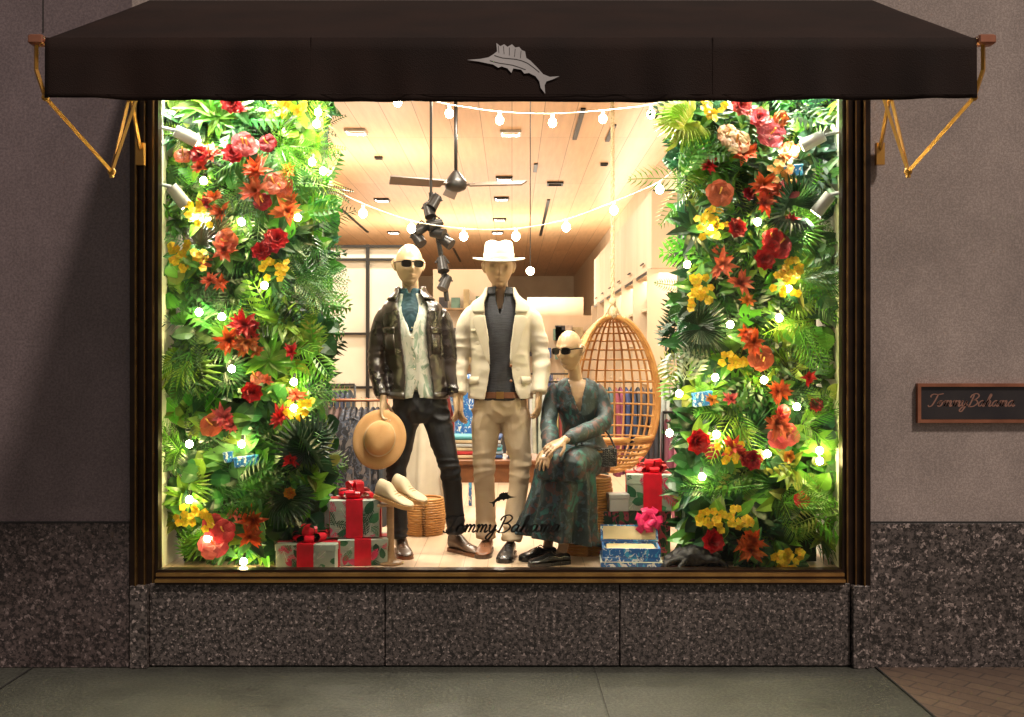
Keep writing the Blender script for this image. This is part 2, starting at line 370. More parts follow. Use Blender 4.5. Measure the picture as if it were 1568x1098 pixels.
def shoe(mb,M,L=.29,boot=False,heel=.018,sole=.018,top=.085,mats=(0,1)):
    h=.115 if boot else top
    secs=[(.065,.033,.055,h),(.03,.036,.055,h),(-.02,.037,.05,h*.95),(-.07,.040,.045,.072),(-.13,.048,.03,.052),(-.185,.046,.022,.042),(-.215,.03,.015,.034),(-.226,.012,.008,.028)]
    k=L/.29; V=[];n=16
    secs=cr([(y*k,w,0,zt) for y,w,_,zt in [(.078,.014,0,h*.7)]+[(a,b,c,d) for a,b,c,d in secs]],3)
    for y,w,_,zt in secs:
        for j in range(n):
            a=2*math.pi*j/n; c=math.cos(a); s_=math.sin(a)
            zc=(zt+sole)/2; hz=(zt-sole)/2
            wz=w*(1-.35*max(0,s_)**2*(1 if zt>.06 else .4))
            V.append((wz*math.copysign(abs(c)**.75,c),y,zc+hz*math.copysign(abs(s_)**.8,s_)))
    m=len(secs)
    F=[(i*n+j,(i+1)*n+j,(i+1)*n+(j+1)%n,i*n+(j+1)%n) for i in range(m-1) for j in range(n)]+[tuple(range(n)),tuple((m-1)*n+j for j in range(n-1,-1,-1))]
    mb.add(V,F,mat=mats[0],M=M)
    V=[]; out=[(y,w+.004) for y,w,_,_ in secs]
    ring=[(w,y) for y,w in out]+[(-w,y) for y,w in reversed(out)]
    N=len(ring)
    for z in (0,sole+.004): V+=[(x,y,z+( .0)) for x,y in ring]
    F=[(i,(i+1)%N,N+(i+1)%N,N+i) for i in range(N)]+[tuple(range(N-1,-1,-1)),tuple(range(N,2*N))]
    mb.add(V,F,mat=mats[1],M=M)
    for i in range(4):
        y=-.045-.022*i; mb.tube([(-.022,y*k,.070-.006*i),(0,y*k-.002,.079-.007*i),(.022,y*k,.070-.006*i)],.003,n=6,sub=2,M=M,mat=mats[1])
def TR(x,y,z,yaw=0,pitch=0,roll=0,s=1): return Matrix.Translation((x,y,z))@Euler((pitch,roll,yaw),'XYZ').to_matrix().to_4x4()@Matrix.Scale(s,4)
def hat(M,parent,name,mat,band):
    mb=MB()
    def fn(x,y,z):
        r=math.hypot(x,y)
        if r>.1: z+= (y*y-x*x)*-.25*((r-.09)/.07)+ .002
        if z>.085 and r<.085:
            z-=.014*g(x,.020)*g(y,.09)
            if y<0: x*=1-.14*min(1,-y/.08); z-=.006*(-y/.08)
        return (x,y*1.16,z)
    mb.revolve([(.158,-.004),(.160,.0),(.158,.004),(.13,.0),(.105,.001),(.094,.006),(.092,.02),(.090,.05),(.087,.08),(.083,.098),(.074,.110),(.055,.117),(.03,.119),(.012,.12),(.001,.12)],n=48,M=M,fn=fn)
    mb.revolve([(.158,-.004),(.12,-.005),(.088,-.003),(.001,.0)],n=48,M=M,fn=fn)
    mb.revolve([(.0925,.008),(.0950,.010),(.0938,.036),(.0915,.038)],n=48,M=M,mat=1,fn=lambda x,y,z:(x,y*1.16,z))
    return mb.build(name,[mat,band],parent,smooth=True)
PI=math.pi
def trousers(name,mat,parent,hipx,kneeL,ankL,kneeR,ankR,w=1.0,loose=1.0,top=.99,seed=0,amp=.006):
    mb=MB()
    mb.tube([(hipx,0,.80),(hipx,0,.86),(hipx,0,.93),(hipx,0,top)],[(.12,.085),(.165*w,.115),(.172*w,.12),(.158*w,.11)],n=24,sub=3)
    for sg,k,a in((-1,kneeL,ankL),(1,kneeR,ankR)):
        h=Vector((hipx+sg*.085,0,.88)); k=Vector(k); a=Vector(a); mid=(h+k)/2; c=k+(a-k)*.4; c.y+=.012
        mb.tube([h,mid,k,c,a],[.094*loose,.083*loose,.066*loose,.063*loose,.060*loose],n=20,sub=5)
    def f(p,n):
        z=p[2]; kn=g(z-.52,.1); an=g(z-.12,.09); up=g(z-.86,.1)
        return amp*(.6*ridge(*p,9,9,4,seed)+ (an*1.1+kn*.8)*ridge(*p,5,5,22,seed+3)+up*.9*ridge(*p,14,8,14,seed+5))-amp*.8
    return remesh(mb,name,mat,parent,.0065,f,2)
# ================================================================= MANNEQUIN A
A=group('mannequin',(S(640,849,.6).x,.6,.505))
sk=MB(); HM=TR(-.050,-.035,1.765,yaw=.30,pitch=.05)
head(sk,HM); sk.tube([(-.045,.014,1.50),(-.045,.012,1.58),(-.048,.006,1.66),(-.050,.006,1.72)],[.064,.052,.050,.051],n=20,sub=3)
hand(sk,(-.20,-.10,.945),(.02,-.12,-1),(.9,-.25,0),side=-1,curl=.75)
hand(sk,(.235,-.05,.965),(.12,-.1,-1),(-.9,.3,0),side=1,curl=.45)
remesh(sk,'head_and_hands','skin',A,.0036,None,1)
shades(HM,A)
tm=MB(); tm.arc([(1.36,-.03,-.0,.135,.112,.0,2*PI),(1.46,-.035,.0,.14,.108,0,2*PI),(1.53,-.04,.0,.105,.088,0,2*PI),(1.585,-.045,.0,.075,.074,.0,2*PI),(1.62,-.045,.0,.068,.070,.25,2*PI-.25)],.006,n=40)
remesh(tm,'undershirt','teal',A,.006,lambda p,n:.003*ridge(*p,14,14,10,1),1)
sh=MB(); sh.arc([(.955,.0,0,.168,.128,.10,2*PI-.10),(1.08,-.005,0,.160,.122,.0,2*PI-.0),(1.25,-.02,0,.165,.126,.0,2*PI-.0),(1.36,-.03,0,.172,.130,.06,2*PI-.06),(1.46,-.035,0,.165,.120,.26,2*PI-.26),(1.53,-.04,0,.12,.094,.42,2*PI-.42),(1.59,-.045,0,.083,.084,.5,2*PI-.5)],.012,n=60)
remesh(sh,'printed_shirt','shirt',A,.0065,lambda p,n:.004*ridge(*p,12,8,5,2)-.002,1)
tr_=trousers('trousers','denim',A,.015,(-.13,-.03,.50),(-.115,0,.10),(.20,-.05,.52),(.235,.0,.13),seed=1,amp=.008)
jk=MB()
jk.arc([(.955,.0,0,.186,.148,.62,2*PI-.38),(1.02,.0,0,.188,.146,.58,2*PI-.36),(1.12,-.005,0,.182,.140,.54,2*PI-.34),(1.25,-.02,0,.184,.142,.50,2*PI-.34),(1.38,-.03,0,.194,.146,.50,2*PI-.34),(1.46,-.03,0,.198,.136,.52,2*PI-.36),(1.515,-.032,0,.185,.116,.56,2*PI-.46),(1.55,-.038,.004,.150,.102,.62,2*PI-.58),(1.58,-.042,.004,.108,.092,.72,2*PI-.70),(1.615,-.045,.01,.083,.086,.95,2*PI-.95)],.014,n=70)
for P,Rr in (([(-.165,.0,1.49),(-.205,.0,1.44),(-.238,.005,1.33),(-.254,.0,1.22),(-.246,-.03,1.12),(-.218,-.075,1.01),(-.203,-.098,.965)],[.048,.062,.061,.054,.052,.045,.042]),
             ([(.10,.0,1.49),(.142,.0,1.44),(.172,.005,1.33),(.188,.0,1.22),(.200,-.01,1.12),(.223,-.035,1.02),(.235,-.05,.975)],[.048,.062,.061,.054,.050,.045,.042])):
    jk.tube(P,Rr,n=20,sub=4)
def fj(p,n):
    x,y,z=p; el=g(z-1.2,.12)+.7*g(z-1.0,.06); arm=1 if (x<-.2 or x>.15) else .2
    return .0045*(.35+arm*el)*ridge(x,y,z,5,5,20,4)+.0022*ridge(x,y,z,13,8,7,9)-.003
remesh(jk,'leather_jacket','leather',A,.0062,fj,4)
cl=MB()
for sg in(-1,1):
    t=(lambda a:(a if sg>0 else 2*PI-a))
    lv=[(1.635,-.045,.012,.092,.096,t(.95),t(2.9)),(1.60,-.045,.004,.106,.102,t(.66),t(2.9)),(1.555,-.042,0,.150,.120,t(.60),t(2.9))]
    if sg<0: lv=[(a,b,c,d,e,g1,f1) for a,b,c,d,e,f1,g1 in lv]
    cl.arc(lv,.012,n=24,sub=3)
    a0,a1=(.66,1.12) if sg>0 else (2*PI-1.12,2*PI-.54)
    cl.arc([(1.385,-.03,0,.200,.152,a0,a1),(1.36,-.03,0,.2005,.1535,a0,a1),(1.345,-.03,0,.196,.150,a0,a1)],.010,n=16,sub=2)
    cl.arc([(1.35,-.03,0,.196,.149,a0+.03,a1-.03),(1.22,-.02,0,.188,.144,a0+.05,a1-.05)],.008,n=16,sub=2)
cl.arc([(.99,.0,0,.191,.152,.62,2*PI-.38),(.95,.0,0,.189,.150,.62,2*PI-.38)],.012,n=60,sub=2)
cl.build('jacket_collar_and_pockets','leather',A,smooth=True)
st=MB()
for i in range(7): 
    z=1.38-.062*i; st.ball((-.03+.027*(1.38-z)/.43+.006,-.131,z),(.005,.004,.005),n=6)
st.build('shirt_buttons','band',A,smooth=True)
fs=MB(); shoe(fs,TR(-.105,.02,.0,yaw=.25),boot=True); shoe(fs,TR(.245,.05,.0,yaw=.75),L=.3,boot=True)
fs.build('boots',['shoe','belt'],A,auto=50)
hat(TR(-.212,-.175,.715,yaw=.1,pitch=1.33,roll=.25,s=.98),A,'held_hat','hatt','band')
# ================================================================= MANNEQUIN B
B=group('mannequin',(S(766,849,.62).x,.62,.505))
sk=MB(); HM=TR(-.008,-.040,1.752,yaw=.05,pitch=.10)
head(sk,HM); sk.tube([(0,.014,1.50),(0,.010,1.58),(-.004,.0,1.66),(-.008,.0,1.71)],[.064,.052,.050,.051],n=20,sub=3)
hand(sk,(-.245,-.06,.95),(.03,-.15,-1),(.85,.35,0),side=-1,curl=.5)
hand(sk,(.236,-.07,.975),(-.05,-.15,-1),(-.85,.35,0),side=1,curl=.55)
remesh(sk,'head_and_hands','skinw',B,.0036,None,1)
hat(TR(-.008,-.036,1.800,yaw=.05,pitch=.13),B,'panama_hat','hatw','hatw')
po=MB()
lv=[(.94,.0,0,.160,.118,0,2*PI),(1.08,0,0,.156,.117,0,2*PI),(1.25,0,0,.164,.124,0,2*PI),(1.38,0,0,.176,.128,0,2*PI),(1.46,0,0,.166,.118,0.02,2*PI-.02),(1.53,0,0,.12,.094,.16,2*PI-.16),(1.58,0,0,.083,.084,.34,2*PI-.34),(1.615,0,.004,.074,.08,.5,2*PI-.5)]
po.arc(lv,.012,n=60)
for sg in(-1,1):
    a0,a1=(.30,2.9) if sg>0 else (2*PI-2.9,2*PI-.30)
    po.arc([(1.635,0,.006,.076,.082,a0+.15,a1),(1.585,0,0,.098,.098,a0 if sg>0 else a0,a1)],.008,n=24,sub=3)
remesh(po,'knit_polo','polo',B,.006,lambda p,n:.003*ridge(*p,8,6,8,6)-.001,1)
bm_=MB(); bm_.arc([(.955,0,0,.170,.126,0,2*PI),(.992,0,0,.168,.125,0,2*PI)],.01,n=48,sub=1); bm_.box((0,-.128,.973),(.045,.008,.042),mat=1); bm_.build('belt',['belt','gold'],B,smooth=False)
trousers('trousers','khaki',B,0.0,(-.10,-.03,.53),(-.085,.02,.09),(.125,-.04,.53),(.07,-.10,.09),loose=1.04,seed=8,amp=.0075)
jk=MB()
jk.arc([(.945,.005,.01,.206,.158,.62,2*PI-.52),(.99,.003,.005,.202,.154,.52,2*PI-.46),(1.08,0,0,.188,.146,.42,2*PI-.38),(1.20,0,0,.180,.142,.36,2*PI-.36),(1.30,0,0,.186,.146,.38,2*PI-.38),(1.40,0,0,.198,.148,.44,2*PI-.44),(1.465,0,0,.204,.136,.50,2*PI-.50),(1.52,0,0,.188,.118,.56,2*PI-.56),(1.555,0,.004,.150,.104,.66,2*PI-.66),(1.585,0,.006,.108,.095,.85,2*PI-.85),(1.615,0,.01,.086,.090,1.15,2*PI-1.15)],.014,n=70)
for P,Rr in (([(-.145,0,1.49),(-.186,0,1.44),(-.222,.01,1.33),(-.243,.01,1.22),(-.252,-.01,1.12),(-.248,-.045,1.01),(-.246,-.06,.975)],[.050,.064,.062,.056,.053,.048,.046]),
             ([(.145,0,1.49),(.188,0,1.44),(.228,.01,1.33),(.250,.01,1.22),(.254,-.015,1.12),(.242,-.055,1.02),(.238,-.07,.985)],[.050,.064,.062,.056,.053,.048,.046])):
    jk.tube(P,Rr,n=20,sub=4)
def fb(p,n):
    x,y,z=p; el=g(z-1.2,.13); arm=1 if abs(x)>.19 else .15
    return .0055*(.4+arm*el)*ridge(x,y,z,5,5,17,14)+.0030*ridge(x,y,z,12,8,5,4)-.003
remesh(jk,'linen_blazer','linen',B,.0062,fb,4)
cl=MB()
for sg in(-1,1):
    def lvl(z,rx,ry,a,w,cy=0):
        t0,t1=a,a+w
        if sg<0: t0,t1=2*PI-a-w,2*PI-a
        return (z,0,cy,rx,ry,t0,t1)
    cl.arc([lvl(1.16,.187,.150,.34,.02),lvl(1.25,.191,.154,.36,.24),lvl(1.36,.202,.158,.40,.40),lvl(1.43,.209,.155,.44,.50),lvl(1.455,.209,.150,.46,.30)],.008,n=16,sub=3)
    cl.arc([lvl(1.47,.208,.146,.47,.42),lvl(1.53,.186,.126,.56,.7),lvl(1.58,.120,.108,.78,1.2,.004),lvl(1.63,.092,.097,1.08,1.9,.01)],.008,n=20,sub=3)
    cl.arc([lvl(1.085,.191,.150,.75,.60),lvl(1.04,.198,.154,.75,.60)],.010,n=14,sub=1)
cl.arc([(1.375,0,0,.202,.152,2*PI-1.05,2*PI-.72),(1.355,0,0,.202,.152,2*PI-1.05,2*PI-.72)],.01,n=10,sub=1)
cl.build('lapels_and_pockets','linen',B,smooth=True)
bt=MB()
for z in(1.15,1.06): bt.ball((.066,-.140,z),(.009,.005,.009),n=8)
bt.build('blazer_buttons','belt',B,smooth=True)
fs=MB(); shoe(fs,TR(-.085,.03,0,yaw=-.1),L=.29); fs.build('brown_shoe',['belt','shoe'],B,auto=50)
fs=MB(); shoe(fs,TR(.055,-.10,0,yaw=-.15),L=.29); fs.build('black_shoe',['shoeb','shoeb'],B,auto=50)
# ================================================================= MANNEQUIN C (seated)
C=group('mannequin',(S(880,849,.6).x,.62,.505))
sk=MB(); HM=TR(-.035,-.06,1.245,yaw=-.62,pitch=.10,s=.95)
head(sk,HM,.95); sk.tube([(.015,0,1.0),(.01,-.01,1.06),(-.004,-.018,1.13),(-.014,-.024,1.19)],[.052,.041,.041,.044],n=20,sub=3)
sk.tube([(.015,.005,.88),(.015,.0,.96),(.015,.005,1.03),(.015,.005,1.065)],[(.12,.085),(.135,.088),(.125,.07),(.06,.05)],n=24,sub=3)
hand(sk,(-.165,-.36,.675),(-.30,-.45,-.50),(.1,.45,-.8),side=-1,curl=.45,scale=.95)
hand(sk,(-.085,-.40,.725),(-.62,-.35,-.28),(-.1,.35,-.9),side=1,curl=.42,scale=.95)
sk.tube([(-.155,-.1,.79),(-.16,-.25,.72),(-.165,-.37,.672)],[.037,.033,.024],n=12,sub=3)
sk.tube([(.165,-.12,.81),(.04,-.28,.765),(-.09,-.40,.725)],[.037,.033,.024],n=12,sub=3)
sk.tube([(-.11,-.27,.42),(-.10,-.26,.3),(-.08,-.26,.12),(-.10,-.30,.05)],[.045,.045,.032,.03],n=12,sub=3)
sk.tube([(-.14,-.22,.42),(-.16,-.15,.3),(-.16,-.08,.12),(-.17,-.12,.05)],[.045,.045,.032,.03],n=12,sub=3)
remesh(sk,'body','skinw',C,.004,None,1)
shades(HM,C)
dr=MB()
dr.arc([(.50,.07,.02,.150,.13,0,2*PI),(.60,.07,.01,.158,.14,0,2*PI),(.72,.05,.0,.115,.105,0,2*PI),(.82,.035,.0,.118,.102,0,2*PI),(.92,.02,.0,.138,.112,.1,2*PI-.1),(1.0,.015,0,.146,.10,.28,2*PI-.28),(1.05,.015,.003,.115,.08,.46,2*PI-.46),(1.075,.015,.005,.07,.062,.78,2*PI-.78)],.012,n=50)
dr.tube([(-.100,0,1.03),(-.128,-.005,.98),(-.150,-.03,.89),(-.160,-.08,.80),(-.16,-.2,.735),(-.165,-.31,.69),(-.165,-.355,.675)],[.036,.048,.050,.052,.053,.048,.028],n=18,sub=4)
dr.tube([(.125,0,1.03),(.153,-.005,.98),(.176,-.03,.90),(.178,-.09,.82),(.09,-.22,.775),(-.02,-.34,.745),(-.075,-.39,.728)],[.036,.048,.050,.052,.053,.048,.028],n=18,sub=4)
dr.tube([(.02,.02,.58),(-.06,-.16,.60),(-.15,-.34,.585),(-.165,-.36,.50)],[.10,.10,.082,.08],n=18,sub=4)
dr.tube([(.12,.02,.57),(.06,-.18,.585),(-.02,-.38,.60),(-.03,-.38,.50)],[.10,.10,.078,.075],n=18,sub=4)
def rp(t,a): return 1+ (.03+.15*t)*math.sin(a*9+t*2)+.05*t*math.sin(a*17+1)
dr.tube([(-.05,-.18,.60),(-.07,-.20,.5),(-.09,-.22,.36),(-.115,-.235,.22),(-.13,-.245,.125)],[(.165,.18),(.175,.20),(.19,.19),(.21,.185),(.23,.185)],n=90,sub=5,ripple=rp)
remesh(dr,'floral_dress','dress',C,.0065,lambda p,n:.005*ridge(*p,10,8,8,21)-.002,2)
fs=MB(); shoe(fs,TR(-.11,-.33,.0,yaw=-1.15),L=.25,top=.06); shoe(fs,TR(-.18,-.14,.0,yaw=-.9),L=.25,top=.06); fs.build('black_shoes',['shoeb','shoeb'],C,auto=50)
hb=group('handbag',(S(917,700,.42).x,.42,S(917,700,.42).z),rot=.1)
m=MB(); m.box((0,0,0),(.215,.055,.115),bev=.012)
for i in range(17):
    for j in range(8):
        m.ball((-.096+i*.012,-.028,-.048+j*.0135+(.006 if i%2 else 0)*.5),(.0062,.005,.0072),n=4)
m.build('bag_body','shoeb',hb,auto=60)
m=MB(); m.tube([(-.1,0,.05),(-.10,.02,.12),(-.04,.03,.17),(.05,.03,.15),(.1,0,.05)],.006,n=6,sub=5); m.build('strap','shoeb',hb)
m=MB(); m.box((0,-.034,.035),(.03,.006,.012)); m.build('clasp','gold',hb)
def wicker(name,c,r,h,bulge=.02,mat='rattan'):
    gq=group(name,c); m=MB(); n=int(h/.016)
    for i in range(n+1):
        z=h*i/n; rr=r+bulge*math.sin(PI*i/n)
        m.tube([(rr*math.cos(a)+.003*math.cos(a)*((k+i)%2),rr*math.sin(a)+.003*math.sin(a)*((k+i)%2),z) for k,a in enumerate(np.linspace(0,2*PI,29)[:-1])],.0085,n=6,sub=1,closed=True)
    m.cyl((0,0,.0),(0,0,h*.97),r*.97,n=24); m.build('weave',mat,gq,smooth=True); return gq
wicker('wicker_stool',(C.location.x+.07,.66,.505),.15,.46)
wicker('wicker_basket',(S(645,800,1.15).x,1.3,.505),.13,.24)
# ================================================================= SETTING
gm=MB()
gm.add([(-60,-60,0),(60,-60,0),(60,.02,0),(-60,.02,0)],[(0,1,2,3)]); gm.build('sidewalk','pave')
sj=MB()
for a,b in(((-2.63,0),(-2.63,-9)),((2.0,-.005),(2.0,-9)),((.45,0.0),(.55,-9))):
    w_=.005 if abs(a[0])>1 else .0015
    a=Vector((*a,.008)); b=Vector((*b,.008)); t=(b-a).normalized().cross(Vector((0,0,1)))*w_
    sj.add([a-t,b-t,b+t,a+t],[(0,1,2,3)])
sj.build('sidewalk_joints','joint')
pv=MB(); pv.add([(2.0,-12,.004),(12,-12,.004),(12,-.031,.004),(2.0,-.031,.004)],[(0,1,2,3)])
pv.build('brick_paving','pave2')
bd=group('stone_building')
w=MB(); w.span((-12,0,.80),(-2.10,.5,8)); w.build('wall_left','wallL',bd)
w=MB(); w.span((1.965,0,.80),(12,.5,8)); w.build('wall_right','wallR',bd)
w=MB(); w.span((-2.10,.0,3.62),(1.965,.5,8)); w.build('wall_over_window','wallR',bd)
w=MB(); w.span((-12,-.03,0),(-2.10,.5,.795),bev=.004); w.build('base_left','baseL',bd)
w=MB(); w.span((1.965,-.03,0),(12,.5,.795),bev=.004); w.build('base_right','base',bd)
w=MB()
for a,b in((-1.995,-.703),(-.697,.590),(.596,1.862)): w.span((a,-.02,.008),(b,.12,.462),bev=.004)
w.span((-2.095,-.05,.0),(-2.0,.15,.455),bev=.004); w.span((1.868,-.05,0),(1.96,.15,.455),bev=.004)
w.build('window_plinth','base',bd)
w=MB(); w.span((-2.09,.03,.0),(1.96,.11,.45)); 
w.build('plinth_joint_backing','joint',bd)
w=MB(); 
w.span((-2.593,-.003,3.5),(-2.587,.001,8)); w.span((-12,-.0295,.795),(-2.10,.01,.801)); w.span((1.965,-.0295,.795),(12,.01,.801))
w.build('wall_joints','joint',bd)
fr=MB()
def vf(x0,sgn,z0=.455,z1=3.62):
    xs=[(0,.030,-.045,0),(.030,.036,-.052,1),(.036,.072,-.02,0),(.072,.077,-.030,2),(.077,.112,-.008,0),(.112,.120,-.016,2),(.120,.14,.0,0)]
    for a,b,y,mt in xs:
        fr.span((x0+sgn*a,y,z0),(x0+sgn*b,.06,z1),mat=2 if mt==1 else mt)
vf(-2.095,1); vf(1.965,-1)
for z0,z1,y,mt in((.462,.474,-.048,0),(.474,.490,-.055,1),(.490,.504,-.03,0),(.504,.521,-.036,1),(.521,.535,-.012,0)):
    fr.span((-1.955,y,z0),(1.825,.06,z1),mat=mt)
fr.span((-1.955,.0,3.40),(1.825,.06,3.62),mat=0)
fr.build('window_frame',['bronze','gold','golds'],bd)
w=MB(); w.span((-2.10,-.02,.455),(-2.0955,.06,3.62)); w.build('frame_gasket','joint',bd)
gl=bpy.data.materials.new('window_glass'); gl.use_nodes=True; N=gl.node_tree.nodes; L=gl.node_tree.links; N.clear()
o=N.new('ShaderNodeOutputMaterial'); t=N.new('ShaderNodeBsdfTransparent'); q=N.new('ShaderNodeBsdfGlossy'); q.inputs['Roughness'].default_value=.02
fz=N.new('ShaderNodeFresnel'); fz.inputs[0].default_value=1.3; mx=N.new('ShaderNodeMixShader'); L.new(fz.outputs[0],mx.inputs[0]); L.new(t.outputs[0],mx.inputs[1]); L.new(q.outputs[0],mx.inputs[2]); L.new(mx.outputs[0],o.inputs[0])
w=MB(); w.add([(-1.955,.03,.535),(1.825,.03,.535),(1.825,.03,3.4),(-1.955,.03,3.4)],[(0,1,2,3)]); w.build('window_glass',gl,bd)
w=MB(); w.span((-2.05,.062,.46),(-2.0,1.0,3.45)); w.span((1.87,.062,.46),(1.92,1.0,3.45)); w.span((-2.05,.062,3.45),(1.92,1.0,3.55)); w.build('display_bay_walls','white',bd)
w=MB(); w.span((-2.0,.062,.40),(1.87,1.55,.505)); w.build('display_floor','floor',bd)
w=MB(); w.span((-8,.55,.30),(6,26,.40)); w.build('shop_floor','floor',bd)
w=MB(); w.add([(-8,.5,4.3),(6,.5,4.3),(6,26,4.3),(-8,26,4.3)],[(0,3,2,1)]); w.build('shop_ceiling','ceil',bd)
w=MB(); w.span((-8.1,.5,.3),(-8,26,4.3)); w.span((-8,25.9,.3),(6,26,4.3)); w.span((-8,.5,.3),(-2.06,.56,4.3)); w.span((1.93,.5,.3),(6,.56,4.3)); w.span((-8,.5,3.56),(6,.56,4.3)); w.build('shop_walls','cream',bd)
w=MB(); w.span((1.95,1.0,.4),(2.05,26,4.295)); w.build('shop_side_wall','panel',bd)
w=MB()
cy=5.2
for i in range(6):
    y0=cy+i*1.25; w.span((1.5,y0+.006,2.67),(1.95,y0+1.244,3.5),bev=.004,mat=0)
w.span((1.52,cy+.01,3.5),(1.95,cy+7.4,3.52),mat=1)
for i in range(7):
    y0=cy+i*1.25; w.span((1.45,y0-.03,.4),(1.95,y0+.0,2.66),mat=0)
for z in(2.25,1.85,1.4): w.span((1.55,cy,z),(1.945,cy+7.4,z+.03),mat=0)
w.span((1.49,cy,2.63),(1.50,cy+7.4,2.665),mat=1)
for i in range(6):
    w.span((1.47,cy+.5+i*1.25,2.76),(1.485,cy+.75+i*1.25,2.775),mat=1)
w.build('wall_cabinet',['panel','black'],bd)
pt=group('partition_screen'); w=MB(); yb=6.6; w.span((-6,yb,.4),(-1.15,yb+.06,3.05),mat=0)
w.build('panels','cream',pt)
w=MB()
for x in(-5.6,-4.8,-4.1,-3.4,-2.78,-2.3,-1.75,-1.18): w.span((x-.02,yb-.05,.4),(x+.02,yb-.002,3.08))
for z in(3.06,2.9,2.0,1.35): w.span((-6,yb-.045,z-.015),(-1.15,yb-.004,z+.015))
w.build('black_frame','black',pt)
w=MB(); w.span((-1.15,9,.4),(-.2,9.1,3.0)); w.span((.3,14,.4),(1.4,14.1,2.9)); w.span((-4,13,.4),(1.9,13.05,2.5)); w.build('far_display_wall','panel',bd)
# shelving bays with goods on the mid partition
w=MB()
for z in(1.2,1.6,2.0,2.4): w.span((-1.1,8.75,z),(-.25,8.99,z+.025),mat=0,col=(.35,.24,.14))
for z in(1.225,1.625,2.025,2.425):
    x=-1.05
    while x<-.32:
        ww=U(.05,.14); w.span((x,8.8,z),(x+ww,8.97,z+U(.10,.28)),col=random.choice([(.4,.08,.06),(.06,.12,.3),(.45,.36,.2),(.12,.22,.18),(.04,.04,.05),(.5,.4,.32)])); x+=ww+U(.01,.06)
for i in range(60):
    x=U(-1.0,1.3); z=random.choice((.9,1.3,1.75,2.1)); w.box((x,12.85,z+U(0,.1)),(U(.08,.25),.2,U(.12,.3)),col=random.choice([(.4,.08,.06),(.06,.12,.3),(.45,.36,.2),(.12,.22,.18),(.04,.04,.05),(.5,.4,.32)]))
for i in range(70):
    y=U(5.3,12.4); z=random.choice((1.43,1.88,2.28)); w.box((1.72,y,z+.07),(.2,U(.08,.22),U(.08,.2)),col=random.choice([(.5,.1,.08),(.1,.2,.4),(.5,.4,.25),(.2,.35,.3),(.05,.05,.06),(.6,.5,.4)]))
w.build('shelf_merchandise','cloth',bd)
cd=MB()
def slot(px,py0,py1):
    d0=2.6*1524/(549-py0)-5.5; d1=2.6*1524/(549-py1)-5.5; x=(px-784)*(5.5+(d0+d1)/2)/1524
    cd.span((x-.025,d0,4.28),(x+.025,d1,4.297))
for a in((886,165,212),(833,305,360),(545,320,355),(935,190,215),(700,380,400),(820,250,262)): slot(*a)
cd.build('ceiling_slots','black',bd)
dl=[(545,200),(782,202),(772,272),(768,303),(765,335),(585,305),(603,355),(762,355),(850,280),(925,250),(580,240)]
for i,(px,py) in enumerate(dl):
    d=2.6*1524/(549-py)-5.5; x=(px-784)*(5.5+d)/1524
    e=group('ceiling_downlight',(x,d,4.298)); m=MB(); h_=.12 if i<9 else .05
    for a,b in(((-h_,-h_,-.03),(h_,-h_*.8,0)),((-h_,h_*.8,-.03),(h_,h_,0)),((-h_,-h_*.8,-.03),(-h_*.8,h_*.8,0)),((h_*.8,-h_*.8,-.03),(h_,h_*.8,0))): m.span(a,b)
    m.build('trim','black' if i>1 else 'can',e)
    if i<8:
        l=bpy.data.lights.new('downlight_lamp','AREA'); l.shape='SQUARE'; l.size=.18; l.energy=78; l.color=(1,.90,.74); lo=bpy.data.objects.new('downlight_lamp',l); lo.location=(0,0,-.012); lo.parent=e; sc.collection.objects.link(lo)
def area(name,loc,rot,size,energy,col=(1,.88,.70),sy=None,parent=None):
    l=bpy.data.lights.new(name,'AREA'); l.size=size; l.energy=energy; l.color=col
    if sy: l.shape='RECTANGLE'; l.size_y=sy
    o=bpy.data.objects.new(name,l); o.location=loc; o.rotation_euler=rot; sc.collection.objects.link(o)
    if parent: o.parent=parent
    return o
cg=group('shop_ceiling_lighting')
for x,y in((-1.2,2.0),(.9,2.2),(-3.2,4.0),(-.2,3.9),(-3.5,8)): area('shop_front_fill',(x,y,4.27),(0,0,0),.5,95,parent=cg)  # added out of view to brighten the front of the shop; no fixtures
area('ceiling_fill_cabinet',(1.75,8.8,3.56),(math.radians(180),0,0),.25,60,sy=8,parent=cg,col=(1,.9,.75))  # added uplight above the cabinets, brightens the ceiling
area('ceiling_fill_screen',(-3.2,6.9,3.1),(math.radians(180),0,0),4,150,sy=.3,parent=cg,col=(1,.88,.7))  # added uplight over the screen top to lift the ceiling
area('ceiling_fill_far',(-.8,13.2,2.55),(math.radians(180),0,0),4,260,sy=.3,parent=cg,col=(1,.88,.7))  # added hidden uplight for the dark rear ceiling
area('niche_lamp',(1.7,7.5,2.62),(0,0,0),.25,55,sy=6,parent=cg)
sg_=group('display_soffit_lighting')
for x in(-1.5,1.4): area('soffit_fill',(x,.15,3.42),(math.radians(22),0,0),.22,62,(1,.92,.70),parent=sg_)  # added area lights above the plant walls, out of view
for x in(-.85,-.1,.65): area('soffit_fill',(x,.30,3.42),(math.radians(14),0,0),.15,40,(1,.91,.75),parent=sg_)  # added unseen fill from above for the mannequins
for x,t in((-1.93,.0),(1.80,.0)): area('jamb_fill',(x,.14,3.42),(math.radians(4),0,0),.1,24,(.98,1,.82),parent=sg_,sy=.12)  # added out of view to brighten the white jambs
for x in(-.4,.5): area('soffit_back_spot',(x,.92,3.42),(math.radians(-15),0,0),.2,22,parent=sg_)
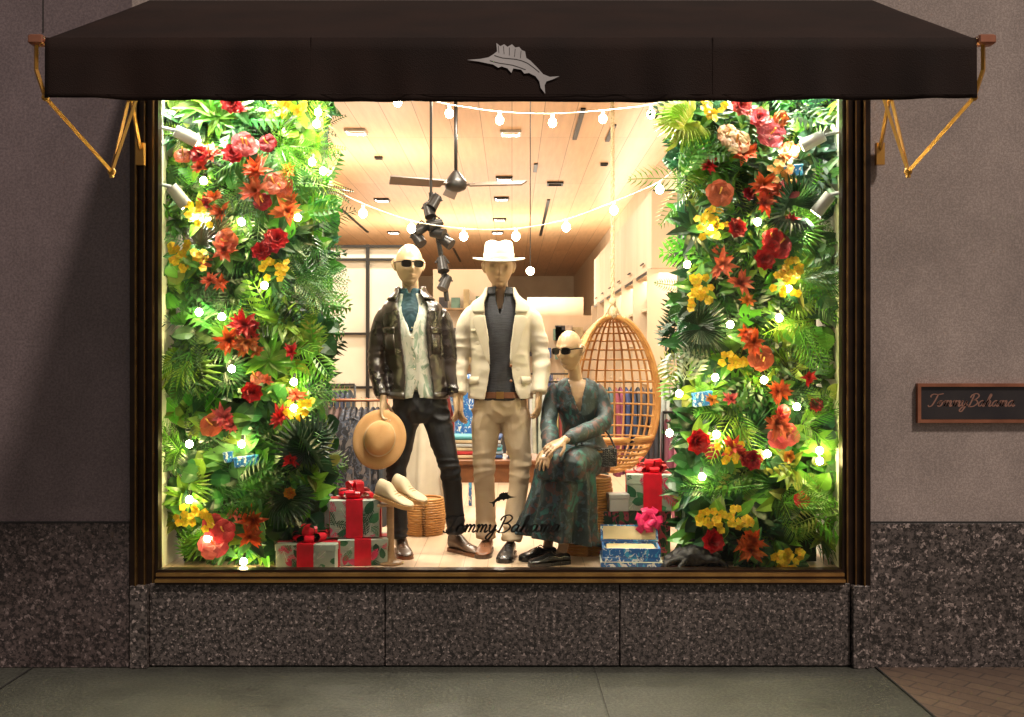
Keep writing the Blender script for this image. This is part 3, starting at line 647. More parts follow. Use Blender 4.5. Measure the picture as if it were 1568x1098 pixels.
def spotlight(px,py,d,sx):
    p=S(px,py,d); e=group('spotlight',p); m=MB(); dv=Vector((sx*.55,.30,-.75 if py>250 else -.25)).normalized()
    m.cyl((0,0,0),dv*.13,.034,.038,n=16); m.cyl((-sx*.09,0,.02),(0,0,.0),.01,n=8); m.box((-sx*.10,0,.02),(.02,.05,.10)); m.build('can','can',e,auto=40)
    m=MB(); m.cyl(dv*.1295,dv*.133,.032,n=16); m.build('lens','bulb',e)
    l=bpy.data.lights.new('spot_lamp','SPOT'); l.energy=48; l.spot_size=1.5; l.spot_blend=.6; l.color=(1,.92,.75); l.shadow_soft_size=.03
    o=bpy.data.objects.new('spot_lamp',l); o.location=dv*.15; o.rotation_euler=dv.to_track_quat('-Z','Y').to_euler(); o.parent=e; sc.collection.objects.link(o)
spotlight(268,200,.08,1); spotlight(262,286,.08,1); spotlight(1262,207,.08,-1); spotlight(1272,298,.08,-1)
# ================================================================= AWNING
aw=group('awning'); yf=-1.23; m=MB(); nx=160
V=[];F=[]
def vx(i): return -2.0+3.99*i/nx
for i in range(nx+1):
    x=vx(i); u=i/nx; rip=.004*math.sin(u*47)+.003*math.sin(u*113+1)+.010*noise.noise(Vector((u*14,0,0)))
    rip*=min(1,max(.06,(abs(x)-.22)*4)); 
    zb=2.815-.016*math.sin(PI*u)+.005*noise.noise(Vector((u*9,3,0)))
    sg1=.012*math.sin(u*19)*noise.noise(Vector((u*5,7,0)))
    V+=[(x+.0,0.0,3.68),(x,-.4,3.478+sg1),(x,-.8,3.282+sg1),(x,yf+.03,3.085),(x,yf-.005,3.075),(x,yf-.008-rip*.4,3.02),(x,yf-.006-rip*1.2,2.92),(x,yf-.006-rip*2.2,zb+.02),(x,yf-.006-rip*2.4,zb)]
k=9
for i in range(nx):
    for j in range(k-1): F.append((i*k+j,i*k+j+1,(i+1)*k+j+1,(i+1)*k+j))
m.add(V,F); ob=m.build('canvas','awn',aw,smooth=True)
so=ob.modifiers.new('t','SOLIDIFY'); so.thickness=.003
m=MB()
for x in(-.86,.86):
    m.tube([(x,yf-.008,3.075),(x,yf-.014,2.83)],[(.003,.002)]*2,n=6,sub=1)
m.tube([(-2.0,yf-.012,2.83),(1.99,yf-.012,2.83)],.0015,n=4,sub=1)
m.build('seams','awn',aw)
m=MB(); m.cyl((-2.03,yf+.02,3.066),(2.02,yf+.02,3.066),.012,n=12); m.span((-2.075,yf-.01,3.050),(-2.01,yf+.05,3.09),bev=.006); m.span((2.0,yf-.01,3.050),(2.075,yf+.05,3.09),bev=.006); m.build('front_bar','copper',aw,auto=40)
m=MB()
for sg,ox in((-1,0.0),(1,-.02)):
    X=lambda x:sg*x+ox
    Fp=(X(2.05),yf+.02,3.06); F1=(X(2.02),yf+.04,2.83); E=(X(1.97),-.60,2.62); Sx=(X(1.99),-.30,3.06); W0=(X(2.035),-.05,2.84)
    def bar(a,b,wd=.010): m.tube([a,b],[wd,wd],n=4,sub=1)
    bar(Fp,(X(2.06),yf+.04,2.95)); bar((X(2.06),yf+.04,2.95),F1); bar(F1,E,.012); bar(E,(X(1.94),-.33,3.08)); bar((E[0],E[1],E[2]),(X(2.01),-.26,3.10)); bar(Sx,W0,.011); bar(Sx,(X(2.04),-.05,3.3))
    m.ball(E,.02,n=8); m.ball(F1,.016,n=8); m.box((X(2.035),-.045,2.82),(.045,.03,.12))
    m.cyl((E[0],E[1],E[2]-.03),(E[0],E[1],E[2]+.0),.012,n=8)
m.build('folding_arms','arm',aw)
FISH=[(715,91),(735,89.5),(748,87),(756,82),(761,78),(760,65),(766,70),(772,67),(777,71),(784,67),(789,72),(795,71),(799,76),(804,78),(806,88),(812,92),(822,102),(832,113),(842,117),(857,116),(846,121),(837,124),(834,130),(835,143),(828,134),(826,124),(820,116),(810,111),(803,112),(798,106),(786,104),(783,111),(777,104),(768,101),(763,103),(755,98),(745,96),(733,93.5)]
def fish(cx,cy,sc_,org,mir=1):
    return [(org[0]+(x-cx)*sc_*mir,org[1],org[2]-(y-cy)*sc_) for x,y in FISH]
m=MB(); c=S(786,104,-1.25); m.poly(fish(786,104,1/358.6,(c.x,-1.2420,c.z)))
f2=lambda x,y:(c.x+(x-786)/358.6,-1.2428,c.z-(y-104)/358.6)
for a in([(757,84),(770,88),(790,90),(808,96),(826,110)],[(750,92),(765,96),(785,99),(805,106)],[(764,80),(763,69)],[(772,82),(771,70)],[(780,84),(780,72)],[(788,86),(789,74)],[(797,88),(798,77)]):
    P=[f2(*q_) for q_ in a]; m.tube(P,.0010,n=4,sub=2,mat=1)
m.build('marlin_logo',['logo','awn'],aw)
GL={'T':([[(.1,1.55),(.0,1.8),(.3,2.1),(1.0,2.05),(1.75,2.2)],[(1.0,2.05),(.85,1.1),(.6,.2),(.25,-.05),(.0,.2)]],1.35),
'o':([[(.1,.2),(.05,.6),(.35,1.0),(.65,.7),(.55,.15),(.25,.0),(.08,.3),(.3,.85),(.9,.8)]],.9),
'm':([[(0,.75),(.15,1.0),(.2,.5),(.15,.0),(.25,.6),(.45,1.0),(.6,.75),(.55,.0),(.65,.6),(.85,1.0),(1.0,.75),(.97,.15),(1.1,.0),(1.3,.25)]],1.28),
'y':([[(0,.8),(.12,.95),(.15,.3),(.35,.05),(.6,.4),(.72,.95),(.68,0),(.4,-.85),(.05,-.75),(.25,-.2),(.95,.35)]],1.05),
'B':([[(.45,2.0),(.35,1.0),(.2,.0)],[(.0,1.5),(.2,2.0),(.8,2.2),(1.2,1.8),(.9,1.25),(.5,1.1),(1.0,1.05),(1.3,.6),(.9,.05),(.3,-.05),(.0,.2)]],1.45),
'a':([[(.7,.85),(.4,1.0),(.08,.6),(.15,.1),(.45,.1),(.68,.6),(.74,.95),(.7,.3),(.85,.0),(1.08,.25)]],1.05),
'h':([[(0,.25),(.35,1.2),(.5,1.9),(.35,2.1),(.22,1.5),(.12,.0),(.22,.6),(.5,1.0),(.66,.7),(.6,.15),(.75,.0),(.98,.25)]],.98)}
def lettering(mb,org,width,wd=.16,slant=.28,hs=.85):
    tot=sum(GL[c][1] for c in 'TommyBahama'); s=width/(tot+.6); x0=0
    for c in 'TommyBahama':
        for st_ in GL[c][0]:
            P=cr([(x0+px_+py_*slant,py_*hs) for px_,py_ in st_],6); V=[]
            for i in range(len(P)):
                T=P[min(i+1,len(P)-1)]-P[max(i-1,0)]; T/= (np.linalg.norm(T)+1e-9); ww=wd*(.65+.45*abs(T[1])); nrm=np.array((-T[1],T[0]))*ww/2
                for q_ in(P[i]+nrm,P[i]-nrm): V.append((org[0]+q_[0]*s,org[1],org[2]+q_[1]*s))
            F=[(2*i,2*i+1,2*i+3,2*i+2) for i in range(len(P)-1)]
            mb.add(V,F)
        x0+=GL[c][1]
m=MB(); a=S(678,815,.024); lettering(m,(a.x,.024,a.z),.68,wd=.19); c=S(770,765,.024); m.poly(fish(786,104,1/277./3.2,(c.x,.024,c.z),mir=-1)); m.build('window_lettering','decal',bd)
pq=group('wall_plaque'); m=MB(); a=S(1402,647,0); b=S(1600,587,0)
m.span((a.x+.02,-.018,a.z+.02),(b.x-.02,-.001,b.z-.02),mat=0)
for u,v in(((a.x,a.z),(b.x,a.z+.018)),((a.x,b.z-.018),(b.x,b.z)),((a.x,a.z+.018),(a.x+.018,b.z-.018)),((b.x-.018,a.z+.018),(b.x,b.z-.018))): m.span((u[0],-.03,u[1]),(v[0],-.001,v[1]),mat=1)
m.build('plate',['plaque','copper'],pq)
m=MB(); c=S(1418,622,0); lettering(m,(c.x,-.0190,c.z),.50,wd=.20); m.build('lettering','letter',pq)
# ================================================================= FOLIAGE
def basis(o,d,n):
    d=Vector(d).normalized(); n=Vector(n); n=n-d*n.dot(d)
    if n.length<1e-3: n=d.orthogonal()
    n.normalize(); x=d.cross(n); return Matrix(((x.x,d.x,n.x,o[0]),(x.y,d.y,n.y,o[1]),(x.z,d.z,n.z,o[2]),(0,0,0,1)))
PR={'ovate':lambda t:math.sin(PI*t**.75)**.8,'heart':lambda t:(math.sin(PI*min(1,t*.82+.18))**.7),'lance':lambda t:math.sin(PI*t**.9)**.9*(1-.2*t),'petal':lambda t:math.sin(PI*t**1.5*.93+.07)**.7}
def leaf(mb,M,Ln,W,col,droop=.3,fold=.25,n=5,prof='ovate',mat=0,wav=0,col2=None,rib=False):
    V=[];f=PR[prof];ph=R()*6
    for i in range(n+1):
        t=i/n; w_=W*(f(t) if 0<t<1 else (.12 if t==0 else .03)); ang=droop*t; y=Ln*t*math.cos(ang*.6); z=-Ln*t*t*droop*.6
        V+=[(-w_,y,z+w_*fold+wav*math.sin(t*9+ph)*w_),(0,y,z),(w_,y,z+w_*fold+wav*math.sin(t*9+ph+2)*w_)]
    F=[];C_=[]
    for i in range(n):
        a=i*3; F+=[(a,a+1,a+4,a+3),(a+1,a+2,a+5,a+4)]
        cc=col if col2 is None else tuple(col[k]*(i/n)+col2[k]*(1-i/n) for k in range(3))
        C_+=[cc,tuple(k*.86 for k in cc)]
    if rib:
        o=len(V); y1=V[(n)*3+1]; ym=V[(n//2)*3+1]; lc=tuple(min(1,k*1.7+.02) for k in col)
        V+=[(-.0018,0,.0015),(.0018,0,.0015),(-.0012,ym[1],ym[2]+.0015),(.0012,ym[1],ym[2]+.0015),(0,y1[1],y1[2]+.001)]
        F+=[(o,o+1,o+3,o+2),(o+2,o+3,o+4)]; C_+=[lc,lc]
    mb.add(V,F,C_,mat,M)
def frond(mb,M,Ln,W,n,col,droop=.5,lw=.16,fwd=.55,mat=0):
    V=[];F=[];C_=[]
    for i in range(n):
        t=(i+.6)/n; y=Ln*t*math.cos(droop*t*.5); z=-Ln*t*t*droop*.55
        ll=W*math.sin(PI*(t*.8+.16))**.8; 
        for sg in(-1,1):
            a=fwd+U(-.08,.08); dx=math.cos(a)*sg*ll; dy=math.sin(a)*ll; h=Ln/n*.5*(lw/.16)
            o=len(V); V+=[(0,y-h*.3,z),(dx*.5,y+dy*.5-h*.55,z+.012),(dx,y+dy,z-ll*.22),(dx*.5,y+dy*.5+h*.55,z+.010)]
            F.append((o,o+1,o+2,o+3)); C_.append(tuple(c*U(.85,1.15) for c in col))
    o=len(V)
    for i in range(4):
        t=i/3; y=Ln*t*math.cos(droop*t*.5); z=-Ln*t*t*droop*.55; V+=[(-.0025,y,z+.001),(.0025,y,z+.001)]
    for i in range(3): F.append((o+2*i,o+2*i+1,o+2*i+3,o+2*i+2)); C_.append(tuple(c*1.3 for c in col))
    mb.add(V,F,C_,mat,M)
def fan(mb,M,Rr,n,col,mat=0):
    V=[];F=[];C_=[]
    for i in range(n):
        a=-1.9+3.8*i/(n-1); l=Rr*(1-.12*abs(a))*U(.92,1.05); dx,dy=math.sin(a),math.cos(a); h=Rr*.062
        o=len(V); V+=[(0,0,0),(dx*l*.6-dy*h,dy*l*.6+dx*h,.0),(dx*l,dy*l,-l*.18),(dx*l*.6+dy*h,dy*l*.6-dx*h,.0),(dx*l*.6,dy*l*.6,.012)]
        F+=[(o,o+4,o+2,o+1),(o,o+3,o+2,o+4)]; c=tuple(k*U(.85,1.15) for k in col); C_+=[c,tuple(k*.8 for k in c)]
    mb.add(V,F,C_,mat,M)
GREENS=[(.035,.14,.015),(.06,.20,.022),(.09,.28,.025),(.16,.38,.035),(.016,.065,.02),(.022,.10,.04),(.20,.38,.045),(.045,.16,.025),(.06,.22,.06),(.11,.29,.09),(.010,.045,.016),(.018,.08,.02)]
def cluster(mb,o,typ,col,dark=1.0,edge=0,reach=1.0):
    o=Vector(o); col=tuple(c*dark for c in col); k_=reach
    def dirn(out=.5,bias=0):
        a=U(0,2*PI); return Vector((math.cos(a)+edge*.5,-U(out*.4,out*1.4),math.sin(a)+bias)).normalized()
    def nrm(): return Vector((U(-.5,.5)+edge*.3,-1,U(-.1,.9)))
    jc=lambda:tuple(c*U(.7,1.35) for c in col)
    if typ=='broad':
        for _ in range(9): leaf(mb,basis(o+Vector((U(-.03,.03),U(-.02,.02),U(-.03,.03))),dirn(.6),nrm()),k_*U(.13,.21),U(.036,.055),jc(),U(.2,.9),.3,rib=True)
    elif typ=='heart':
        for _ in range(8): leaf(mb,basis(o+Vector((U(-.07,.07),U(-.06,.02),U(-.07,.07))),dirn(.35,-.4),nrm()),k_*U(.10,.16),U(.046,.068),jc(),U(.3,1),.18,prof='heart',rib=True)
    elif typ=='fern':
        for _ in range(7): frond(mb,basis(o,dirn(.7,.1),nrm()),k_*U(.18,.27),U(.04,.055),14,jc(),U(.5,1.3),lw=.17,fwd=.3)
    elif typ=='palm':
        for _ in range(5): frond(mb,basis(o,dirn(.5,.3),nrm()),k_*U(.26,.38),U(.10,.15),13,jc(),U(.3,.9),lw=.11,fwd=.75)
    elif typ=='fan':
        for _ in range(2): fan(mb,basis(o+Vector((U(-.05,.05),U(-.06,0),U(-.05,.05))),dirn(.3,.1),nrm()),k_*U(.15,.22),19,jc())
    elif typ=='grass':
        for _ in range(14): leaf(mb,basis(o,dirn(.6,.3),nrm()),k_*U(.14,.25),U(.008,.013),jc(),U(.4,1.4),.3,prof='lance',n=4)
    elif typ=='vine':
        for s_ in range(8):
            q=o+Vector((U(-.09,.09),-U(0,.05),U(0,.06)))
            for k in range(14):
                q=q+Vector((U(-.008,.008),U(-.003,.003),-.013)); leaf(mb,basis(q,Vector((U(-1,1),-.5,U(-.8,.3))),nrm()),U(.018,.028),U(.008,.012),jc(),.2,.2,n=2)
    elif typ=='mon':
        for _ in range(4): frond(mb,basis(o+Vector((U(-.04,.04),-U(0,.04),U(-.04,.04))),dirn(.4,-.1),nrm()),k_*U(.20,.28),U(.09,.13),7,jc(),U(.3,.8),lw=.27,fwd=.45)
    elif typ=='star':
        for _ in range(13): leaf(mb,basis(o,dirn(.9,.1),nrm()),k_*U(.14,.22),U(.022,.032),jc(),U(.1,.6),.4,prof='lance',n=4,rib=True)
def flower(mb,o,kind,col,s=1.0):
    o=Vector(o); f=Vector((U(-.35,.35),-1,U(-.1,.5))).normalized()
    if kind=='hib':
        b=basis(o,f,(0,0,1)); r0=U(0,1)
        for i in range(5):
            a=r0+2*PI*i/5; d=(b.to_3x3()@Vector((math.cos(a),.45,math.sin(a)))); c=tuple(k*U(.85,1.15) for k in col)
            leaf(mb,basis(o,d,f),.078*s,.040*s,c,.55,-.12,n=6,prof='petal',wav=.18,col2=tuple(k*.5 for k in col))
        mb.tube([o,o+f*.04,o+f*.07+Vector((0,0,.01))],[.004,.004,.006],n=6,sub=2,col=(.8,.45,.08))
    elif kind=='rose':
        for ring,(n_,sp,l) in enumerate(((5,.15,.04),(6,.45,.055),(7,.9,.065),(8,1.5,.072))):
            for i in range(n_):
                a=U(0,.4)+2*PI*i/n_; b=basis(o,f,(0,0,1)).to_3x3(); d=b@Vector((math.cos(a)*sp,1,math.sin(a)*sp))
                leaf(mb,basis(o,d,f-d*.2),l*s,.029*s,tuple(k*U(.6,1.1) for k in col),.3,.35,n=4,prof='petal')
    elif kind=='brom':
        for i in range(22):
            b=basis(o,f,(0,0,1)).to_3x3(); a=U(0,2*PI); sp=U(.1,1.5); d=b@Vector((math.cos(a)*sp,1,math.sin(a)*sp))
            leaf(mb,basis(o,d,f),U(.055,.10)*s,.015*s,tuple(k*U(.7,1.25) for k in col),U(.2,.9),.35,n=3,prof='ovate',col2=tuple(k*.6 for k in col))
    elif kind=='orch':
        for j in range(12):
            q=o+Vector((U(-.07,.07),U(-.05,.01),U(-.06,.06))); ff=Vector((U(-.6,.6),-1,U(-.3,.7))).normalized(); b=basis(q,ff,(0,0,1)).to_3x3(); r0=U(0,2)
            for i in range(5):
                a=r0+2*PI*i/5; leaf(mb,basis(q,b@Vector((math.cos(a),.3,math.sin(a))),ff),.025,.0115,tuple(k*U(.8,1.1) for k in col),.3,.1,n=3,prof='petal')
RED=(.62,.012,.02);ORG=(.80,.13,.03);SAL=(.78,.16,.08);YEL=(.82,.55,.02);PNK=(.80,.13,.16);DRD=(.42,.01,.03);CRM=(.75,.42,.22)
def plant_wall(x0,x1,cx,flowers,bulbs,inner,special):
    root=group('tropical_flower_wall'); fm=MB(); pm=MB(); bk=MB()
    bk.span((x0+.04,.34,.51),(x1-.05,.62,3.44)); bk.build('moss_backing','soil',root)
    types=['broad','heart','fern','palm','fan','palm','vine','mon','star','broad','heart','fern','mon','star','heart','broad']
    nxx=7; nz=22
    for i in range(nxx):
        for j in range(nz):
            x=x0+.06+(x1-x0-.12)*(i+.5+U(-.35,.35))/nxx; z=.60+2.80*(j+.5+U(-.35,.35))/nz
            nn=noise.noise(Vector((x*2.3+cx,z*2.3,0))); 
            t=types[int((abs(noise.noise(Vector((x*3.1,z*3.1,cx*7)))*9.7+U(0,.35))*len(types)))%len(types)]
            col=random.choice(GREENS) if R()<.55 else GREENS[int((nn*.5+.5)*len(GREENS))%len(GREENS)]
            e=0; rc=1.0
            if i==0: e=-1
            if i==nxx-1: e=1
            if e: rc=.8 if R()<.7 else 1.05
            if e and t in('palm','fan') and rc<1: t='star'
            cluster(fm,(x,U(.25,.33),z),t,col,U(.7,1.35),edge=e*.35,reach=rc)
    for j in range(16):
        xe=x0+.03 if inner is False else x1-.03; sgn=-1 if inner is False else 1
        cluster(fm,(xe,U(.26,.34),.6+2.8*(j+R())/16),random.choice(['broad','heart','star']),random.choice(GREENS),1,edge=sgn*.3,reach=.7)
    xs=x1 if not inner else x0; s_=1 if not inner else -1
    for j in range(26):
        cluster(fm,(xs-s_*.08,U(.36,.58),.6+2.8*(j+R())/26),random.choice(['fern','broad','heart','star','mon']),random.choice(GREENS),.9,edge=s_*.9,reach=.75)
    for px,py,ty,cg_,n_,dx,dz,ln in special:
        p=S(px,py,.2)
        for q in range(n_):
            d=Vector((dx+U(-.7,.7),-U(.2,.5),dz+U(-.6,.6))); c=tuple(k*U(.8,1.2) for k in cg_); nr=Vector((U(-.2,.2),-1,U(.2,.6)))
            if ty=='palm': frond(fm,basis(p,d,nr),ln*U(.85,1.1),ln*.38,16,c,U(.4,.9),lw=.11,fwd=.7)
            elif ty=='fan': fan(fm,basis(p+Vector((U(-.04,.04),-.02*q,U(-.04,.04))),d,nr),ln*U(.85,1.1),23,c)
            elif ty=='star': leaf(fm,basis(p,Vector((math.cos(q*2.4),-.45,math.sin(q*2.4))),nr),ln*U(.8,1.1),ln*.16,c,.3,.35,prof='ovate',rib=True)
            elif ty=='mon': frond(fm,basis(p+Vector((U(-.1,.1),-.02,U(-.1,.1))),d,nr),ln,ln*.5,7,c,.5,lw=.27,fwd=.45)
    for px,py,kd,c in flowers:
        p=S(px,py,.15); p.y=.14+U(-.03,.02); flower(pm,p,kd,c,U(.9,1.2))
        if kd in('hib','brom') and R()<.6:
            q=p+Vector((U(-.06,.06),.02,U(-.07,.07))); flower(pm,q,kd,tuple(k*.9 for k in c),U(.6,.9))
        for _ in range(6):
            a=U(0,2*PI); leaf(fm,basis(p+Vector((0,.04,0)),(math.cos(a),-.2,math.sin(a)),(0,-1,.3)),U(.09,.15),.030,random.choice(GREENS),.4,.25,rib=True)
    for _ in range(18):
        p=Vector((U(x0+.1,x1-.1),U(.13,.18),U(.7,3.3))); flower(pm,p,random.choice(['brom','rose','hib','brom']),random.choice([RED,ORG,SAL,PNK,DRD,(.8,.3,.03)]),U(.55,.8))
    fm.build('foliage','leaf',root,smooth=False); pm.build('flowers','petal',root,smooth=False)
    m=MB(); cp=MB()
    for px,py in bulbs:
        p=S(px,py,.13); m.ball(p,(.020,.020,.021),n=8); cp.cyl(p+Vector((0,.004,.018)),p+Vector((0,.03,.045)),.009,n=8)
    m.build('globe_bulbs','bulbp',root,smooth=True); cp.build('bulb_sockets','sock',root)
    return root
FL=[(358,160,'rose',RED),(455,168,'orch',YEL),(430,162,'orch',YEL),(375,222,'hib',PNK),(322,240,'brom',(.8,.10,.04)),(360,240,'rose',RED),(397,265,'brom',ORG),(395,295,'brom',SAL),(422,282,'hib',SAL),(310,330,'orch',YEL),(340,328,'brom',ORG),(440,325,'brom',(.8,.2,.05)),(415,378,'rose',DRD),(425,370,'rose',RED),(402,388,'rose',RED),(345,385,'brom',SAL),(350,370,'hib',SAL),(295,402,'orch',YEL),(278,390,'orch',YEL),(425,412,'orch',YEL),(375,500,'brom',RED),(352,522,'brom',ORG),(380,525,'brom',(.5,.12,.03)),(385,600,'rose',RED),(345,640,'brom',PNK),(328,650,'hib',SAL),(430,640,'brom',RED),(460,628,'orch',YEL),(285,790,'orch',YEL),(312,796,'orch',YEL),(345,812,'hib',(.75,.05,.08)),(390,795,'brom',ORG),(385,820,'brom',ORG),(330,832,'hib',PNK),(308,240,'rose',RED)]
FR=[(1092,172,'orch',YEL),(1130,165,'rose',(.75,.08,.08)),(1180,205,'hib',(.85,.12,.18)),(1125,220,'hib',CRM),(1135,240,'brom',ORG),(1168,285,'brom',ORG),(1168,312,'brom',(.75,.1,.04)),(1208,290,'hib',PNK),(1195,265,'orch',(.8,.4,.1)),(1095,338,'orch',YEL),(1080,350,'orch',YEL),(1125,350,'rose',RED),(1180,385,'rose',RED),(1165,400,'rose',RED),(1190,375,'hib',RED),(1205,415,'orch',YEL),(1200,435,'orch',YEL),(1105,405,'brom',SAL),(1130,435,'brom',SAL),(1070,440,'orch',YEL),(1068,462,'orch',YEL),(1165,548,'hib',SAL),(1150,525,'brom',ORG),(1120,550,'orch',YEL),(1190,598,'brom',(.7,.12,.03)),(1190,650,'brom',SAL),(1205,665,'hib',PNK),(1120,685,'brom',(.75,.08,.06)),(1112,692,'orch',YEL),(1150,705,'rose',DRD),(1085,795,'orch',YEL),(1130,790,'orch',YEL),(1110,800,'orch',YEL),(1150,825,'brom',ORG),(1148,838,'brom',(.7,.15,.03)),(1190,855,'orch',YEL),(1215,857,'orch',YEL),(1088,828,'rose',RED),(1100,298,'hib',SAL),(1065,675,'rose',RED),(1160,185,'rose',PNK)]
BL=[(487,172),(485,190),(302,215),(312,277),(478,248),(495,262),(370,340),(456,333),(405,437),(305,478),(340,485),(355,565),(450,585),(450,625),(290,680),(370,680),(290,765),(373,860),(318,825)]
BR=[(1230,293),(1160,340),(1088,350),(1052,405),(1207,442),(1118,497),(1193,487),(1095,578),(1170,582),(1040,603),(1220,623),(1025,663),(1097,665),(1175,695),(1075,730),(1255,690),(1255,706)]
DG=(.014,.055,.02); LG=(.12,.34,.03); YG=(.32,.46,.05); SG=(.22,.30,.20); MG=(.04,.17,.025)
SPL=[(455,430,'palm',MG,6,.7,.1,.32),(465,680,'fan',DG,3,.4,.1,.24),(318,372,'fan',SG,2,-.1,.4,.20),(412,550,'star',LG,14,0,0,.17),(290,540,'palm',MG,5,-.2,-.6,.28),(335,180,'star',LG,12,0,0,.15),(430,225,'palm',LG,6,.2,.1,.26),(275,690,'palm',LG,5,-.3,.2,.26),(375,750,'mon',MG,4,.2,.2,.24),(440,760,'fan',DG,2,.5,-.2,.22),(470,300,'mon',MG,3,.4,.1,.20)]
SPR=[(1225,425,'palm',MG,6,.9,.1,.34),(1050,190,'fan',YG,3,-.2,.1,.22),(1205,325,'fan',DG,3,.2,.1,.22),(1065,350,'star',DG,12,0,0,.18),(1060,560,'mon',SG,3,-.2,.2,.2),(1200,770,'palm',LG,5,.5,-.1,.26),(1110,750,'palm',MG,5,-.2,.4,.26),(1230,650,'palm',LG,4,.6,.1,.24),(1060,500,'fan',DG,2,-.3,.1,.2),(1215,170,'mon',DG,4,.1,.2,.24),(1070,250,'mon',MG,3,-.2,.1,.20)]
plant_wall(-1.965,-1.08,0.0,FL,BL,False,SPL)
plant_wall(.975,1.835,3.3,FR,BR,True,SPR)
for name,pts,bl in(('festoon_string_light',[(470,120),(540,148),(609,145),(688,160),(765,171),(846,174),(923,169),(997,160),(1060,140)],[(609,157),(688,174),(765,184),(846,188),(923,182),(997,175)]),
   ('festoon_string_light',[(500,285),(556,312),(630,338),(710,350),(790,350),(867,336),(940,309),(1010,278),(1040,250)],[(556,327),(630,350),(710,362),(790,362),(867,348),(940,322),(1010,290)])):
    e=group(name); m=MB(); dd=.55
    m.tube([S(x,y,dd) for x,y in pts],.0030,n=6,sub=6); b=MB()
    for x,y in bl:
        p=S(x,y,dd); m.cyl(p+Vector((0,0,.022)),p+Vector((0,0,.05)),.010,n=10); b.ball(p,(.025,.025,.028),n=10)
    m.build('cable','wire',e,smooth=True); b.build('bulbs','bulb',e,smooth=True)
e=group('pendant_bulb'); b=MB(); b.ball(S(812,415,3),.035,n=10); b.build('bulb','bulb',e,smooth=True); b=MB(); p=S(812,415,3); b.cyl(p,(p.x,p.y,4.29),.004); b.build('cord','black',e)
fc=S(698,280,4.4); e=group('ceiling_fan',fc); m=MB(); m.cyl((0,0,.05),(0,0,4.29-fc.z),.018,n=10); m.tube([(0,0,-.09),(0,0,-.06),(0,0,0),(0,0,.05),(0,0,.12)],[.04,.10,.11,.08,.025],n=20,sub=3)
m.build('motor','black',e,smooth=True); m=MB()
for a in(math.radians(-12),math.radians(-152),math.radians(100)):
    Mx=Matrix.Rotation(a,4,'Z')@Matrix.Rotation(.42,4,'X'); m.span((.06,-.02,-.03),(.2,.02,-.010),M=Mx)
    m.add([(.15,-.06,-.03),(.68,-.085,-.03),(.71,.05,-.03),(.15,.06,-.03),(.15,-.06,-.015),(.68,-.085,-.015),(.71,.05,-.015),(.15,.06,-.015)],[(0,3,2,1),(4,5,6,7),(0,1,5,4),(1,2,6,5),(2,3,7,6),(3,0,4,7)],M=Mx)
m.build('blades','blade',e)
p0=S(660,330,3.2); e=group('track_light_cluster',p0); m=MB(); m.cyl((0,0,.12),(0,0,4.29-p0.z),.012,n=8); m.tube([(0,0,.2),(.02,0,0),(.08,0,-.3),(.14,0,-.75)],.022,n=8,sub=3)
for (x,z,dx,dz) in((-.02,.05,.3,-1),(.05,-.08,-1,-.3),(-.08,-.12,-.8,-.5),(.12,-.22,1,-.7),(.10,-.42,.2,-1),(.13,-.58,-.4,-1),(.05,-.16,1,-.2),(-.12,-.2,.6,-.8),(.04,.12,-.5,-.9)):
    d=Vector((dx,-.4,dz)).normalized(); c=Vector((x,-.03,z)); m.cyl(c-d*.05,c+d*.08,.04,.052,n=14); m.tube([c+Vector((-.06,0,0)),c+Vector((0,0,.07)),c+Vector((.06,0,0))],.008,n=6,sub=3)
m.build('fixtures','black',e,auto=40)
cc=S(938,603,1.75); e=group('hanging_egg_chair',cc,rot=.30); m=MB(); rx,ry,rz=.335,.33,.56
def eg(az,el,k2=1.0): 
    k=math.cos(el); s_=1+.08*math.sin(-el)
    return (rx*k*math.sin(az)*s_*k2,ry*k*math.cos(az)*s_*k2,rz*math.sin(el)*k2)
az0=1.75
for i in range(17):
    az=-az0+2*az0*i/16; m.tube([eg(az,-PI/2+PI*t/16) for t in range(17)],.020 if i in(0,16) else .0085,n=8,sub=2)
m.tube([eg(-az0-.10,-1.35+2.7*t/16,1.02) for t in range(17)],.014,n=8,sub=2); m.tube([eg(az0+.10,-1.35+2.7*t/16,1.02) for t in range(17)],.014,n=8,sub=2)
for j in range(1,18):
    el=-1.38+2.76*j/18; m.tube([eg(-az0+2*az0*t/16,el) for t in range(17)],.0085,n=6,sub=1)
m.tube([eg(a,-.60) for a in np.linspace(az0,2*PI-az0,8)],.020,n=8,sub=2)
for j in range(6):
    el=-.66-.11*j; m.tube([eg(a,el) for a in np.linspace(az0,2*PI-az0,10)],.010,n=6,sub=1)
m.build('rattan_frame','rattan',e,smooth=True)
m=MB(); top=4.29-cc.z
for ph in(0,PI*2/3,PI*4/3):
    m.tube([(.009*math.cos(ph+z*40),.009*math.sin(ph+z*40),z) for z in np.arange(rz,top,.04)],.009,n=6,sub=1)
m.ball((0,0,rz+.03),(.035,.035,.05),n=8); m.ball((0,0,rz+.11),(.026,.026,.035),n=8)
for sx in(-1,1): m.tube([(0,0,rz+.12),(sx*.05,0,rz+.03),(sx*.10,0,rz-.06)],.009,n=6,sub=3)
m.build('rope','rope',e,smooth=True)
